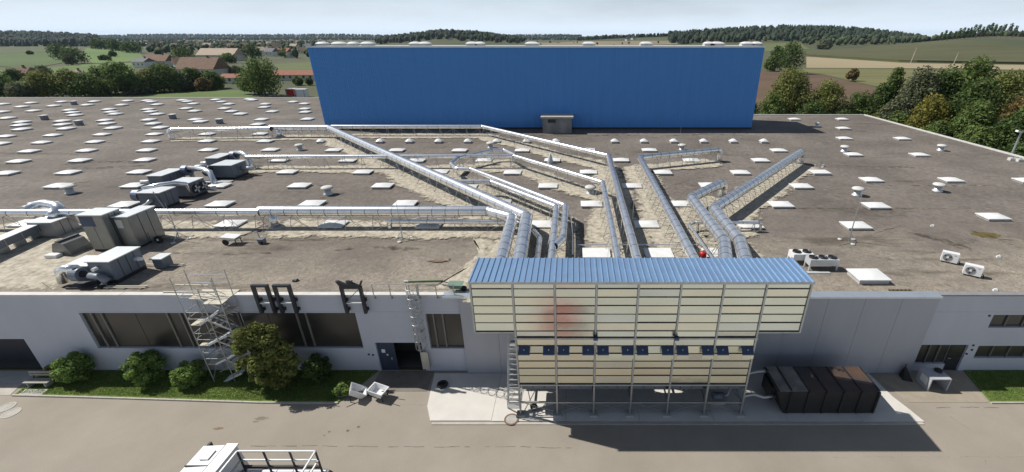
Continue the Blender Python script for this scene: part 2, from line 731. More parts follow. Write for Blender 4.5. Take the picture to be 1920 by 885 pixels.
field('corn_field', [(1508, 98), (1560, 94), (1640, 89), (1760, 85), (1850, 87), (1990, 93), (1990, 121), (1800, 118), (1700, 116), (1600, 110), (1508, 104)],
      1.8, (0.062, 0.065, 0.022), (0.105, 0.102, 0.037), 'tall olive corn field on the right slope', 0.03, (0.3, 1, 1))
field('stubble_field', [(1512, 106), (1700, 118), (1990, 123), (1990, 133), (1800, 128), (1680, 128), (1512, 127)],
      0.12, (0.281, 0.230, 0.128), (0.357, 0.297, 0.187), 'pale tan stubble strip below the corn field', 0.04, (0.2, 1, 1))
field('mown_meadow', [(1500, 129), (1700, 130), (1990, 135), (1990, 178), (1690, 172), (1600, 152), (1540, 138), (1500, 134)],
      0.2, (0.112, 0.115, 0.038), (0.189, 0.175, 0.070), 'yellow green mown meadow behind the right hedge', 0.035, (0.25, 1, 1))
field('ploughed_field', [(1405, 132), (1500, 136), (1540, 141), (1600, 155), (1680, 174), (1672, 212), (1405, 214)],
      0.25, (0.094, 0.058, 0.034), (0.139, 0.090, 0.053), 'brown ploughed field right of the blue hall', 0.05, (0.5, 1, 1))
field('pasture', [(-60, 99), (60, 96), (112, 94), (130, 104), (118, 118), (60, 128), (-60, 122)],
      0.3, (0.042, 0.075, 0.014), (0.085, 0.135, 0.028), 'bright green pasture on the far left slope', 0.012, (0.2, 1, 1))
field('hay_meadow', [(160, 90), (205, 91), (262, 99), (270, 108), (240, 116), (175, 119), (158, 106)],
      0.3, (0.085, 0.150, 0.028), (0.125, 0.195, 0.045), 'bright green hay meadow between trees at left', 0.012, (0.2, 1, 1))
field('grass_field', [(-60, 132), (60, 131), (150, 121), (255, 118), (250, 140), (120, 160), (-60, 178)],
      0.25, (0.075, 0.135, 0.024), (0.125, 0.180, 0.045), 'green grass field behind the left tree row', 0.02, (0.2, 1, 1))
field('verge', [(60, 185), (200, 181), (300, 177), (400, 170), (470, 169), (476, 185), (300, 188), (60, 192)],
      0.15, (0.075, 0.124, 0.022), (0.112, 0.161, 0.038), 'bright grass verge behind the far edge of the roof', 0.05)
field('paddock', [(515, 120), (590, 116), (600, 132), (522, 134)],
      0.2, (0.078, 0.108, 0.030), (0.120, 0.138, 0.048), 'small green paddock left of the blue hall', 0.03)
field('harvested_field', [(985, 78), (1080, 77.5), (1270, 76), (1270, 82.5), (985, 83)],
      0.2, (0.195, 0.161, 0.098), (0.247, 0.210, 0.128), 'pale harvested field just above the blue hall', 0.01)
field('clover_field', [(1400, 82), (1500, 79), (1520, 92), (1440, 96)],
      0.3, (0.096, 0.120, 0.036), (0.132, 0.150, 0.054), 'light green field between the hall and the forest', 0.02)

# ------------------------------------------------------------------ far woods (one mass each)
ICO_V = []
_t = (1 + 5 ** 0.5) / 2
for a, b in ((-1, _t), (1, _t), (-1, -_t), (1, -_t)):
    ICO_V.append((a, b, 0))
for a, b in ((-1, _t), (1, _t), (-1, -_t), (1, -_t)):
    ICO_V.append((0, a, b))
for a, b in ((_t, -1), (_t, 1), (-_t, -1), (-_t, 1)):
    ICO_V.append((a, 0, b))
ICO_V = np.array(ICO_V, float) / math.sqrt(1 + _t * _t)
ICO_F = np.array([(0, 11, 5), (0, 5, 1), (0, 1, 7), (0, 7, 10), (0, 10, 11), (1, 5, 9), (5, 11, 4), (11, 10, 2), (10, 7, 6), (7, 1, 8),
                  (3, 9, 4), (3, 4, 2), (3, 2, 6), (3, 6, 8), (3, 8, 9), (4, 9, 5), (2, 4, 11), (6, 2, 10), (8, 6, 7), (9, 8, 1)])
CONE_V = np.array([(0, 0, 1.0)] + [(math.cos(a) * r, math.sin(a) * r, z) for (r, z, s) in ((0.16, 0.62, 0), (0.27, 0.6, .5), (0.25, 0.3, 0), (0.36, 0.28, .5), (0.30, 0.02, 0))
                                   for a in [2 * PI * (k + s) / 6 for k in range(6)]])
_cf = [(0, 1 + k, 1 + (k + 1) % 6) for k in range(6)]
for rr in range(4):
    for k in range(6):
        a, b = 1 + rr * 6 + k, 1 + rr * 6 + (k + 1) % 6
        c, d = a + 6, b + 6
        _cf += [(a, c, d), (a, d, b)]
CONE_F = np.array(_cf)


def wood(name, label, col0, col1, y0, y1, n, hmin, hmax, conifer, m, colfun=None, seed=1):
    r = np.random.default_rng(seed)
    vs, fs, o = [], [], 0
    for i in range(n):
        c = r.uniform(col0, col1)
        d = y0 + (y1 - y0) * r.uniform() ** 0.8
        if colfun is not None and not colfun(c, d):
            continue
        X = (c - CXP) / K_H * d
        z = float(terrain(X, d))
        h = r.uniform(hmin, hmax)
        if r.uniform() < conifer:
            V = CONE_V * np.array([h * r.uniform(0.8, 1.1), h * r.uniform(0.8, 1.1), h])
            V[1:, :2] *= r.uniform(0.75, 1.3, (len(V) - 1, 1))
            a = r.uniform(0, 6.28)
            ca, sa = math.cos(a), math.sin(a)
            V = np.stack([V[:, 0] * ca - V[:, 1] * sa, V[:, 0] * sa + V[:, 1] * ca, V[:, 2]], 1)
            Fc = CONE_F
        else:
            w_ = h * r.uniform(0.32, 0.48)
            V = ICO_V * r.uniform(0.75, 1.25, (12, 1)) * np.array([w_, w_, h * 0.5]) + np.array([0, 0, h * 0.52])
            Fc = ICO_F
        vs.append(V + np.array([X, d, z]))
        fs.append(Fc + o)
        o += len(V)
    ob = np_mesh(name, np.concatenate(vs), np.concatenate(fs), m)
    tag(ob, label, None, None, 'stuff')
    return ob


M_FOREST = mat('forest_foliage', (0.013, 0.025, 0.012), 0.9, col2=(0.032, 0.05, 0.022), scale=0.03, island=0.45)
M_FOREST2 = mat('mixed_foliage', (0.028, 0.045, 0.016), 0.9, col2=(0.062, 0.08, 0.028), scale=0.03, island=0.45)
wood('spruce_forest', 'dark wooded hill at the far left horizon', -160, 190, 1050, 2300, 1700, 13, 19, 0.75, M_FOREST,
     lambda c, d: c < 150 + (d - 1050) * 0.03, seed=3)
wood('hill_forest', 'dark wooded hill rising behind the middle of the blue hall', 704, 985, 1280, 1900, 900, 13, 18, 0.6, M_FOREST,
     lambda c, d: c < 985 - abs(d - 1500) * 0.05, seed=4)
wood('ridge_forest', 'long dark forest along the right horizon', 1255, 1725, 1150, 2000, 1700, 14, 21, 0.75, M_FOREST, seed=5)
wood('lower_forest', 'low dark wood at the left end of the right ridge', 1082, 1280, 1750, 2300, 500, 12, 17, 0.6, M_FOREST, seed=15)
wood('edge_wood', 'mixed wood edge along the top of the corn field', 1505, 2000, 1000, 1250, 460, 9, 15, 0.25, M_FOREST2,
     lambda c, d: True, seed=6)
wood('far_ridge_wood', 'pale blue wooded ridge on the far horizon', 150, 1090, 3000, 5200, 3600, 14, 20, 0.6, M_FOREST, seed=7)
wood('far_right_wood', 'distant wooded ridge beyond the right edge of the fields', 1690, 2100, 1500, 2000, 500, 12, 17, 0.6, M_FOREST, seed=8)
wood('village_greenery', 'far belt of trees and gardens between the village houses', 150, 620, 520, 1900, 850, 6, 12, 0.12, M_FOREST2,
     lambda c, d: (c > 270 or d > 950) and not (500 < c < 600 and d < 480), seed=9)
wood('field_hedges', 'scattered hedge bushes on the far middle fields', 960, 1270, 1000, 1700, 130, 3, 8, 0.1, M_FOREST2,
     lambda c, d: abs((d - 1000) % 230) < 45, seed=10)


# ------------------------------------------------------------------ trees with leaves
LEAFM = {
    'dark': mat('leaf_dark', (0.062, 0.103, 0.029), 0.75, col2=(0.118, 0.170, 0.049), scale=0.5, island=0.4),
    'mid': mat('leaf_mid', (0.087, 0.139, 0.036), 0.75, col2=(0.170, 0.222, 0.066), scale=0.5, island=0.4),
    'yellow': mat('leaf_yellow', (0.149, 0.166, 0.039), 0.75, col2=(0.297, 0.254, 0.053), scale=0.5, island=0.4),
    'grey': mat('leaf_grey', (0.108, 0.129, 0.068), 0.75, col2=(0.190, 0.207, 0.118), scale=0.5, island=0.4),
    'olive': mat('leaf_olive', (0.138, 0.161, 0.041), 0.75, col2=(0.242, 0.265, 0.081), scale=0.5, island=0.4),
    'brown': mat('leaf_brown', (0.149, 0.105, 0.039), 0.75, col2=(0.227, 0.166, 0.069), scale=0.5, island=0.4),
    'bush': mat('leaf_bush', (0.134, 0.230, 0.060), 0.7, col2=(0.270, 0.365, 0.095), scale=1.2, island=0.4),
}
for _m in LEAFM.values():
    translucent(_m, 0.35)
    _m.node_tree.nodes['Principled BSDF'].inputs['Specular IOR Level'].default_value = 0.25


def leaf_cloud(lobes, n, size, r, fill=0.45):
    """leaf quads spread over and through lobes (centre, radii)"""
    lob_c = np.array([l[0] for l in lobes], float)
    lob_r = np.array([l[1] for l in lobes], float)
    wgt = (lob_r[:, 0] * lob_r[:, 2]) ** 1.0
    idx = r.choice(len(lobes), n, p=wgt / wgt.sum())
    d = r.normal(size=(n, 3))
    d /= np.linalg.norm(d, axis=1, keepdims=True)
    rad = fill + (1.06 - fill) * r.uniform(size=(n, 1)) ** 0.6
    P = lob_c[idx] + d * rad * lob_r[idx]
    nn = d * 0.8 + r.normal(size=(n, 3)) * 0.6 + np.array([0, 0, 0.35])
    nn /= np.linalg.norm(nn, axis=1, keepdims=True)
    t = np.cross(nn, r.normal(size=(n, 3)))
    t /= np.linalg.norm(t, axis=1, keepdims=True)
    b = np.cross(nn, t)
    s = size * r.uniform(0.55, 1.35, (n, 1))
    V = np.empty((n, 4, 3))
    V[:, 0] = P - t * s
    V[:, 1] = P + b * s * 0.55
    V[:, 2] = P + t * s
    V[:, 3] = P - b * s * 0.55
    return V.reshape(-1, 3), np.arange(n * 4).reshape(n, 4)


def make_tree(name, base, height, width, kind, label, cat='tree', group=None, n=2500, size=0.3, seed=0, trunk=0.18, nlobes=None, shape='round'):
    r = np.random.default_rng(seed + 100)
    base = Vector(base)
    t = thing(name, base, label, cat, group)
    lobes = []
    k = nlobes or int(10 + height)
    h0 = height * trunk
    ch = height - h0
    for i in range(k):
        u = (i + 0.5) / k
        zz = h0 + ch * (0.12 + 0.8 * u)
        if shape == 'round':
            env = math.sin(PI * min(1, max(0.0, (0.12 + 0.8 * u))) ** 0.8) ** 0.6
        elif shape == 'cone':
            env = 1.05 - u
        else:
            env = 0.75 + 0.25 * math.sin(PI * u)
        rr = width * 0.5 * env
        a = i * 2.4 + r.uniform(-0.5, 0.5)
        lr = width * (r.uniform(0.16, 0.27) if shape != 'ragged' else r.uniform(0.12, 0.25)) * (0.65 + 0.35 * env)
        off = max(0, rr - lr * 0.8) * (r.uniform(0.75, 1.12) if shape != 'ragged' else r.uniform(0.45, 1.3))
        lobes.append(((off * math.cos(a), off * math.sin(a), zz), (lr, lr, lr * r.uniform(0.7, 1.0))))
    if shape != 'ragged':
        lobes.append(((0, 0, h0 + ch * 0.5), (width * 0.27, width * 0.27, ch * 0.38)))
    else:
        lobes.append(((0.1 * width, 0, h0 + ch * 0.42), (width * 0.2, width * 0.2, ch * 0.3)))
    V, Q = leaf_cloud(lobes, n, size, r)
    V[:, 2] = np.maximum(V[:, 2], 0.05)
    np_mesh('crown', V, Q, LEAFM[kind], t)
    mb = MB()
    tr = max(0.06, height * 0.022)
    mb.tube([(0, 0, -0.3), (0.05 * height * 0.2, 0, h0), (0, 0.02 * height, h0 + ch * 0.45), (0.02 * height, 0, h0 + ch * 0.85)], [tr * 1.4, tr, tr * 0.6, tr * 0.15], 7)
    for l in lobes[:-1:2]:
        c = Vector(l[0])
        s = Vector((0, 0, max(h0 * 0.7, c.z * 0.6)))
        mb.tube([s, (s + c) * 0.5 + Vector((0, 0, 0.03 * height)), c], [tr * 0.5, tr * 0.32, tr * 0.12], 5)
    o = mb.build('trunk', M_BARK)
    o.parent = t
    return t


# row of trees beyond the far left edge of the roof: (column of foot, photo height of foot, crown top, width in photo pixels, kind)
LEFT_ROW = [
    (12, 186, 138, 56, 'mid', 'broad green tree at the left picture edge behind the roof'),
    (48, 187, 154, 46, 'grey', 'low greyish tree second from left behind the roof'),
    (92, 184, 134, 56, 'olive', 'rounded green tree beside the brown roofed house at left'),
    (140, 182, 130, 56, 'olive', 'olive green tree third along the left tree row'),
    (176, 181, 140, 56, 'mid', 'dense green tree in the middle of the left row'),
    (205, 176, 122, 50, 'mid', 'tall green tree behind the dense low one'),
    (238, 178, 114, 56, 'mid', 'tallest tree of the left row'),
    (262, 176, 148, 50, 'grey', 'grey green low tree below the tallest tree'),
    (288, 174, 130, 48, 'olive', 'olive autumn tinted tree in the left row'),
    (318, 172, 118, 56, 'mid', 'broad green tree in front of the farmhouse roof'),
    (345, 170, 140, 40, 'grey', 'small greyish tree in front of the broad green one'),
    (368, 168, 126, 38, 'mid', 'green tree at the right end of the left row'),
    (402, 166, 134, 40, 'mid', 'rounded green tree standing alone by the red shed'),
    (386, 170, 146, 26, 'brown', 'small brownish bush at the foot of the lone rounded tree'),
    (498, 180, 108, 70, 'mid', 'large full green tree close to the left end of the blue hall'),
    (478, 176, 128, 40, 'dark', 'dark tree leaning behind the large full green tree'),
]
for i, (px, py, top, wpx, kind, lab) in enumerate(LEFT_ROW):
    b = T(px, py)
    sc = b.y / K_H
    h = (py - top) * b.y / (FPX / math.cos(PITCH) ** 2)
    make_tree('leafy_tree', b, h * 1.05, wpx * sc * 1.12, kind, lab, 'tree', 'tree row beyond the left roof edge', 3600, 0.5 * b.y / 210, i, 0.04)

# solitary trees on the left slope and towards the village
SOLO = [
    (145, 119, 88, 44, 'dark', 'big dark tree crown standing in the green pasture'),
    (118, 112, 82, 40, 'dark', 'dark rounded tree left of the big pasture tree'),
    (134, 122, 99, 22, 'grey', 'pale grey leaning tree below the dark pasture trees'),
    (57, 102, 95, 9, 'dark', 'tiny tree standing alone in the far left pasture'),
    (213, 106, 95, 12, 'dark', 'tiny dark tree alone in the hay meadow'),
    (198, 113, 104, 20, 'dark', 'low dark bush in the hay meadow'),
    (190, 92, 72, 34, 'dark', 'dark tree at the upper end of the hay meadow'),
    (218, 95, 76, 32, 'dark', 'dark round tree beside the meadow end'),
    (250, 99, 80, 36, 'dark', 'dark tree group lead at the right end of the meadow'),
    (345, 118, 88, 46, 'dark', 'wide dark tree left of the long barn'),
    (368, 120, 104, 20, 'grey', 'small grey green tree by the barn gable'),
    (430, 118, 100, 30, 'mid', 'green tree below the long barn'),
    (445, 139, 124, 26, 'grey', 'grey green garden tree right of the farmhouse'),
    (475, 112, 82, 36, 'dark', 'dark tree right of the long barn'),
    (540, 108, 92, 30, 'dark', 'dark garden tree among the houses by the hall'),
    (560, 160, 143, 20, 'mid', 'small round bush left of the blue hall end'),
    (581, 160, 145, 14, 'dark', 'tiny dark bush hard against the blue hall edge'),
    (455, 160, 151, 14, 'mid', 'small bush in front of the red shed'),
    (30, 152, 128, 34, 'dark', 'dark tree behind the house at far left'),
    (85, 146, 122, 30, 'grey', 'grey green tree right of the far left house'),
]
for i, (px, py, top, wpx, kind, lab) in enumerate(SOLO):
    b = T(px, py)
    sc = b.y / K_H
    h = (py - top) * b.y / (FPX / math.cos(PITCH) ** 2)
    make_tree('leafy_tree', b, h, wpx * sc, kind, lab, 'tree', None, 900, max(0.6, 0.5 * b.y / 250), 40 + i, 0.1)

# hedge of big trees beyond the right roof edge and behind its far corner
RIGHT = [  # X, Y, height, width, kind, label
    (42.5, 112, 9.0, 8, 'dark', 'dark low tree hard against the right end of the blue hall'),
    (53, 112, 15.5, 11, 'olive', 'yellow green bushy tree behind the far roof corner'),
    (47.5, 108, 10.0, 7.5, 'mid', 'green tree between the hall and the yellow green bushy tree'),
    (60, 108, 13.0, 9.5, 'olive', 'olive bushy tree with broad crown at the far roof edge'),
    (55.5, 104.5, 8.5, 8, 'dark', 'dark low shrub in front of the olive bushy tree'),
    (67.5, 107, 10.5, 8, 'mid', 'pointed green tree ending the hedge at the far roof corner'),
    (62, 103.5, 7.0, 6.5, 'dark', 'dark shrub below the pointed green tree'),
    (72, 106, 13.0, 6.5, 'dark', 'slim dark tree at the left of the right thicket'),
    (74.5, 107, 16.5, 5.0, 'mid', 'slender green topped tree leaning out left of the thicket'),
    (70.5, 99, 10.0, 7.0, 'grey', 'greyish tree at the left foot of the right thicket'),
    (74, 98, 17.0, 9.0, 'grey', 'tall grey brown tree with ragged top in the right thicket'),
    (71.5, 90, 12.0, 8.0, 'yellow', 'yellowing autumn tree in the middle of the right thicket'),
    (79, 98, 16.5, 9.5, 'dark', 'tall dark tree behind the yellowing tree'),
    (84, 97, 18.5, 11.0, 'mid', 'highest broad green tree on top of the right thicket'),
    (86, 91, 16.5, 10.0, 'olive', 'large olive tree near the right picture edge'),
    (78, 88, 15.5, 9.5, 'dark', 'dark green tree in the heart of the right thicket'),
    (73.5, 82, 11.5, 8.5, 'mid', 'green rounded tree in the lower right thicket'),
    (69, 95, 7.5, 6.5, 'mid', 'low green shrub along the right roof edge'),
    (69, 84, 7.8, 6.5, 'mid', 'low leafy shrub halfway along the roof edge on the right'),
    (70, 76, 8.0, 7.5, 'mid', 'low leafy shrub nearest the roof edge on the right'),
    (76, 75, 11.5, 8.5, 'dark', 'dark leafy tree behind the two lamp posts'),
    (81, 80, 13.5, 9.0, 'brown', 'brownish tree at the right picture edge'),
    (69.5, 68, 7.2, 6.5, 'dark', 'small dark shrub by the nearer lamp post'),
    (75, 66, 9.5, 8.0, 'grey', 'grey leafy bush at the lower end of the right thicket'),
    (68.5, 101, 6.5, 6.0, 'olive', 'low olive shrub at the far end of the right coping'),
]
for i, (X, Y, h, wd, kind, lab) in enumerate(RIGHT):
    make_tree('leafy_tree', (X, Y, 0), h, wd, kind, lab, 'tree', None, int(3300 * (wd / 7) * (h / 7)), 0.26, 80 + i, 0.04, nlobes=int(18 + 1.5 * h))

# bigger trees standing in the fields on the right
for i, (px, py, top, wpx, kind, lab) in enumerate([
        (1477, 139, 76, 52, 'dark', 'large dark tree standing right above the hall corner'),
        (1452, 133, 82, 30, 'dark', 'dark tree behind the large one at the hall corner'),
        (1596, 152, 126, 22, 'brown', 'small round brownish tree alone in the meadow'),
        (1443, 134, 104, 26, 'mid', 'green tree peeping over the right end of the hall'),
        (1545, 92, 76, 26, 'grey', 'pale round tree at the edge of the corn field')]):
    b = T(px, py)
    h = (py - top) * b.y / (FPX / math.cos(PITCH) ** 2)
    make_tree('leafy_tree', b, h, wpx * b.y / K_H, kind, lab, 'tree', None, 2400, 0.5 * b.y / 260, 130 + i, 0.1)

# thin bent pines on the right skyline
r_ = np.random.default_rng(55)
pines = [1762, 1770, 1778, 1788, 1796, 1802, 1809, 1815, 1822, 1830, 1838, 1845, 1852, 1860, 1868, 1876, 1888, 1899]
for i, px in enumerate(pines):
    b = at_bearing(px, 930 + r_.uniform(-25, 25))
    h = 15 + 5 * math.sin(i * 1.7) * 0.5 + min(i, 9) * 0.7
    t = thing('skyline_pine', b, ORD[i].capitalize().lower() + ' thin wind bent pine from the left on the right skyline', 'tree', 'thin pines on the right skyline')
    lean = 1.5 + 1.5 * r_.uniform()
    lob = [((lean * (0.5 + 0.15 * k), 0, h * (0.55 + 0.13 * k)), (h * (0.17 - 0.025 * k), h * 0.14, h * 0.11)) for k in range(4)]
    if i < 9:
        lob += [((0.3, 0, h * 0.35), (h * 0.17, h * 0.14, h * 0.18))]
    V, Q = leaf_cloud(lob, 260, 1.2, r_)
    np_mesh('crown', V, Q, LEAFM['dark'], t)
    mb = MB().tube([(0, 0, -1), (lean * 0.2, 0, h * 0.4), (lean, 0, h * 0.95)], [0.5, 0.38, 0.1], 6)
    o = mb.build('trunk', M_BARK)
    o.parent = t


# ------------------------------------------------------------------ houses
M_HW = mat('house_plaster', (0.62, 0.59, 0.53), 0.9, var=0.06)
M_HW2 = mat('house_plaster_white', (0.75, 0.74, 0.70), 0.9, var=0.04)
M_TILE = mat('roof_tile_brown', (0.20, 0.125, 0.085), 0.9, var=0.18, scale=0.6)
M_TILE2 = mat('roof_tile_red', (0.30, 0.13, 0.085), 0.9, var=0.15, scale=0.6)
M_TILE3 = mat('roof_tile_pale', (0.45, 0.36, 0.28), 0.9, var=0.12, scale=0.6)
M_TILE4 = mat('roof_slate', (0.16, 0.16, 0.17), 0.9, var=0.12, scale=0.6)


def house(px, py, w_, d_, hw, hr, ang, mw, mr_, label, group=None, name='house', wins=3, base=None, chimney=True):
    b = base or T(px, py)
    t = thing(name, b, label, 'house' if name == 'house' else 'barn', group)
    t.rotation_euler = (0, 0, ang)
    MB().box(-w_ / 2, w_ / 2, -d_ / 2, d_ / 2, -1, hw).build('wall', mw).parent = t
    ov = 0.5
    mb = MB()
    mb.quadmesh([(-w_ / 2 - ov, -d_ / 2 - ov, hw - .2), (w_ / 2 + ov, -d_ / 2 - ov, hw - .2), (w_ / 2 + ov, d_ / 2 + ov, hw - .2), (-w_ / 2 - ov, d_ / 2 + ov, hw - .2),
                 (-w_ / 2 - ov, 0, hw + hr), (w_ / 2 + ov, 0, hw + hr)],
                [(0, 3, 2, 1), (0, 1, 5, 4), (2, 3, 4, 5), (0, 4, 3), (1, 2, 5)])
    rf = mb.build('roof', mr_)
    rf.parent = t
    if chimney:
        c = MB().box(w_ * .2, w_ * .2 + .8, -.4, .4, hw + hr * .6, hw + hr + 1.1).build('chimney', M_TILE)
        c.parent = rf
    for k in range(wins):
        x = -w_ / 2 + w_ * (k + 0.5) / wins
        o = MB().box(x - .6, x + .6, -d_ / 2 - .06, -d_ / 2 + .04, hw * .4, hw * .4 + 1.3).build('window', M_GLASS)
        o.parent = t
        s = MB().box(x - .7, x + .7, -d_ / 2 - .12, -d_ / 2 + .03, hw * .4 - .15, hw * .4 - .02).build('sill', M_HW2)
        s.parent = o
    return t


house(47, 150, 11, 8, 3.2, 3.6, 0.05, M_HW, M_TILE, 'brown roofed house between trees at the far left')
house(147, 147, 6, 5, 2.6, 2.0, 0.5, M_HW, M_TILE3, 'small pale roofed hut peeping from the left tree row', wins=2)
house(273, 126, 12, 9, 4.5, 2.5, -0.2, M_HW2, M_TILE4, 'white walled house with grey roof left of the village')
house(303, 124, 22, 10, 4.5, 4.5, -0.15, M_HW, M_TILE, 'brown roofed farmhouse right of the white walled house', wins=5)
house(385, 140, 26, 13, 4.0, 6.5, -0.12, M_HW, M_TILE, 'big brown hipped farmhouse roof above the tree row', wins=5)
house(350, 130, 12, 9, 4.5, 4.0, 0.9, M_HW2, M_TILE, 'gabled house left of the big brown farmhouse')
house(418, 113, 40, 16, 5.5, 6.0, -0.1, M_HW, M_TILE3, 'long barn with pale pinkish roof', name='barn', wins=4, chimney=False)
house(447, 155, 13, 7, 3.0, 1.6, 0.0, M_HW2, M_TILE2, 'low white shed with red roof right of the lone tree', name='barn', wins=4, chimney=False)
house(560, 150, 22, 8, 3.2, 2.0, 0.0, M_HW, M_TILE2, 'long low red roofed stable next to the blue hall', name='barn', wins=6, chimney=False)
VILL = [(277, 88, 1), (307, 84, 2), (376, 84, 0), (403, 82, 1), (421, 80, 0), (440, 83, 2), (458, 78, 1), (478, 80, 2), (490, 90, 0), (505, 84, 1), (512, 105, 3), (524, 102, 0),
        (535, 80, 2), (543, 108, 0), (553, 91, 1), (560, 84, 0), (571, 100, 2), (495, 104, 1), (466, 92, 2), (436, 92, 0), (392, 92, 1), (330, 92, 2), (352, 86, 0), (520, 92, 2), (546, 76, 1), (580, 92, 3)]
VILL.sort()
_cnt = [0, 0, 0, 0]
_nam = ('red roofed', 'pale roofed', 'brown roofed', 'slate roofed')
for i, (px, py, k) in enumerate(VILL):
    b = T(px, py)
    lab = '%s village house, %s from left of those among the far trees' % (_nam[k], ORD[_cnt[k]])
    _cnt[k] += 1
    house(px, py, 10 + (i * 7) % 6, 8 + (i * 5) % 3, 4.5 + (i % 3), 4.0 + (i % 2), ((i * 37) % 10 - 5) * 0.12, (M_HW2, M_HW)[i % 2],
          (M_TILE2, M_TILE3, M_TILE, M_TILE4)[k], lab, 'houses of the far village', wins=2, base=b)
for px, py, lab in ((1187, 74, 'small white gabled house on the far field above the hall'), (1176, 76, 'low grey farm shed beside the small white house')):
    house(px, py, 13, 9, 5, 5 if 'white' in lab else 3, 0.8, M_HW2 if 'white' in lab else M_HW, M_TILE4, lab, wins=2)
# containers behind the far roof edge
for px, py, lab, m_, h_ in ((568, 181, 'white site container by the left end of the blue hall', M_WPAINT, 2.8),
                            (549, 178, 'white lidded red container left of the white site container', M_RED, 2.4)):
    b = T(px, py)
    t = thing('site_container', b, lab, 'container')
    MB().box(-1.9, 1.9, -1.3, 1.3, 0, h_).build('body', m_).parent = t
    MB().box(-2.0, 2.0, -1.4, 1.4, h_, h_ + .25).build('lid', M_WPAINT).parent = t
    for xx in (-1.6, 1.6):
        MB().box(xx - .15, xx + .15, -1.35, -1.3, .1, h_ - .1).build('corner_post', M_ZINC).parent = t
# leaning wooden poles in the fields
for px, py, top, lab in ((1707, 118, 88, 'leaning pale wooden pole on the stubble strip'), (1788, 119, 98, 'thin second wooden pole right on the stubble strip')):
    b = T(px, py)
    h = (py - top) * b.y / 993
    t = thing('wooden_pole', b, lab, 'pole')
    MB().tube([(0, 0, -.5), (h * .12, 0, h)], [.28, .2], 6).build('post', M_PALE).parent = t
    MB().bar((h * .11 - 1, 0, h * .94), (h * .11 + 1, 0, h * .94), .18).build('crossbar', M_PALE).parent = t


# ================================================================== the factory hall
hall = thing('factory_hall', (0, DF, 0), 'long low factory hall with a vast grey flat roof', 'building')
BL0, BL1, BLY0, BLY1, BLTOP = -46.0, 33.1, 82.5, 93.8, 20.62      # blue high hall

RX0, RX1 = -190.0, 64.0
roof_poly = [(RX0, DF), (RX1, DF), (RX1, 98.6), (BL1 - 0.05, 98.6), (BL1 - 0.05, 128.5), (RX0, 128.5)]
mb = MB()
# the roof deck as three sheets joined edge to edge
mb.box(RX0, RX1, DF + .02, 98.6, ROOF - .5, ROOF)
mb.box(RX0, BL0 - 2, 98.6, 128.5, ROOF - .5, ROOF)
mb.build('roof', M_ROOF, hall)
mb = MB()
mb.box(RX0, RX1, 98.0, 98.5, 0, ROOF - .5).box(RX1 - .4, RX1, DF + .5, 98.0, 0, ROOF - .5).box(RX0, BL0 - 2, 128, 128.4, 0, ROOF - .5)
mb.build('rear_wall', M_WALL, hall)
# upstands and copings along the roof edges
MB().box(RX1 - .35, RX1 + .1, DF + .3, 98.6, ROOF - .02, ROOF + .16).build('edge_coping', M_WCOPE, hall)
MB().box(BL1 + .1, RX1 - .36, 98.35, 98.75, ROOF - .02, ROOF + .14).build('edge_coping', M_WCOPE, hall)
MB().box(RX0, BL0 - 2, 128.2, 128.7, ROOF - .02, ROOF + .12).build('edge_coping', M_WCOPE, hall)
for a, b in ((-60, -50.2), (-50.17, -40.2), (-40.17, -30.2), (-30.17, -20.2), (-20.17, -13.9), (-13.87, -8.66)):
    MB().box(a, b, DF - .1, DF + .28, ROOF - .04, ROOF + .07).build('edge_coping', M_WCOPE, hall)
for a, b in ((24.36, 34.2), (34.23, 44.2), (44.23, 54.2), (54.23, 64.1)):
    MB().box(a, b, DF - .1, DF + .28, ROOF - .04, ROOF + .07).build('edge_coping', mat('dark_coping', (.25, .25, .26), .6), hall)


def wall_open(name, x0, x1, z0, z1, ops, y0, y1, m, parent):
    xs = sorted({x0, x1, *[o[0] for o in ops], *[o[1] for o in ops]})
    zs = sorted({z0, z1, *[o[2] for o in ops], *[o[3] for o in ops]})
    xs = [x for x in xs if x0 <= x <= x1]
    zs = [z for z in zs if z0 <= z <= z1]
    mb = MB()
    for i in range(len(xs) - 1):
        k = 0
        while k < len(zs) - 1:
            cx_, cz_ = (xs[i] + xs[i + 1]) / 2, (zs[k] + zs[k + 1]) / 2
            if any(o[0] < cx_ < o[1] and o[2] < cz_ < o[3] for o in ops):
                k += 1
                continue
            k2 = k
            while k2 + 1 < len(zs) - 1 and not any(o[0] < cx_ < o[1] and o[2] < (zs[k2 + 1] + zs[k2 + 2]) / 2 < o[3] for o in ops):
                k2 += 1
            mb.box(xs[i], xs[i + 1], y0, y1, zs[k], zs[k2 + 1])
            k = k2 + 1
    return mb.build(name, m, parent)


OPS = [(-33.7, -14.87, 2.03, 5.02), (-10.1, -7.55, 2.01, 4.95), (-13.98, -10.72, 0, 2.52), (-47.0, -38.55, 0, 2.84),
       (28.7, 40.0, 3.8, 4.86), (28.68, 40.0, 1.15, 2.24), (24.6, 27.95, 0.62, 2.33), (26.85, 27.95, 0.0, 2.33)]
wall_open('front_wall', -60, 64, 0, ROOF - .045, OPS, DF, DF + .35, M_WALL, hall)
MB().box(-60, 64, DF + 2.2, DF + 2.3, 0, ROOF - .55).build('inner_wall', mat('dark_interior', (.06, .055, .05), .9), hall)
MB().box(-60, 64, DF + .36, DF + 2.2, 0.0, 0.03).build('inner_floor', mat('dark_interior_floor', (.09, .085, .08), .9), hall)
# faint dark joint along the wall
MB().box(-33.7, -7.7, DF - .006, DF, 5.1, 5.115).build('wall_joint', mat('joint', (.38, .38, .4), .9), hall)
MB().box(24.4, 40, DF - .006, DF, 5.1, 5.115).build('wall_joint', MATS['joint'], hall)


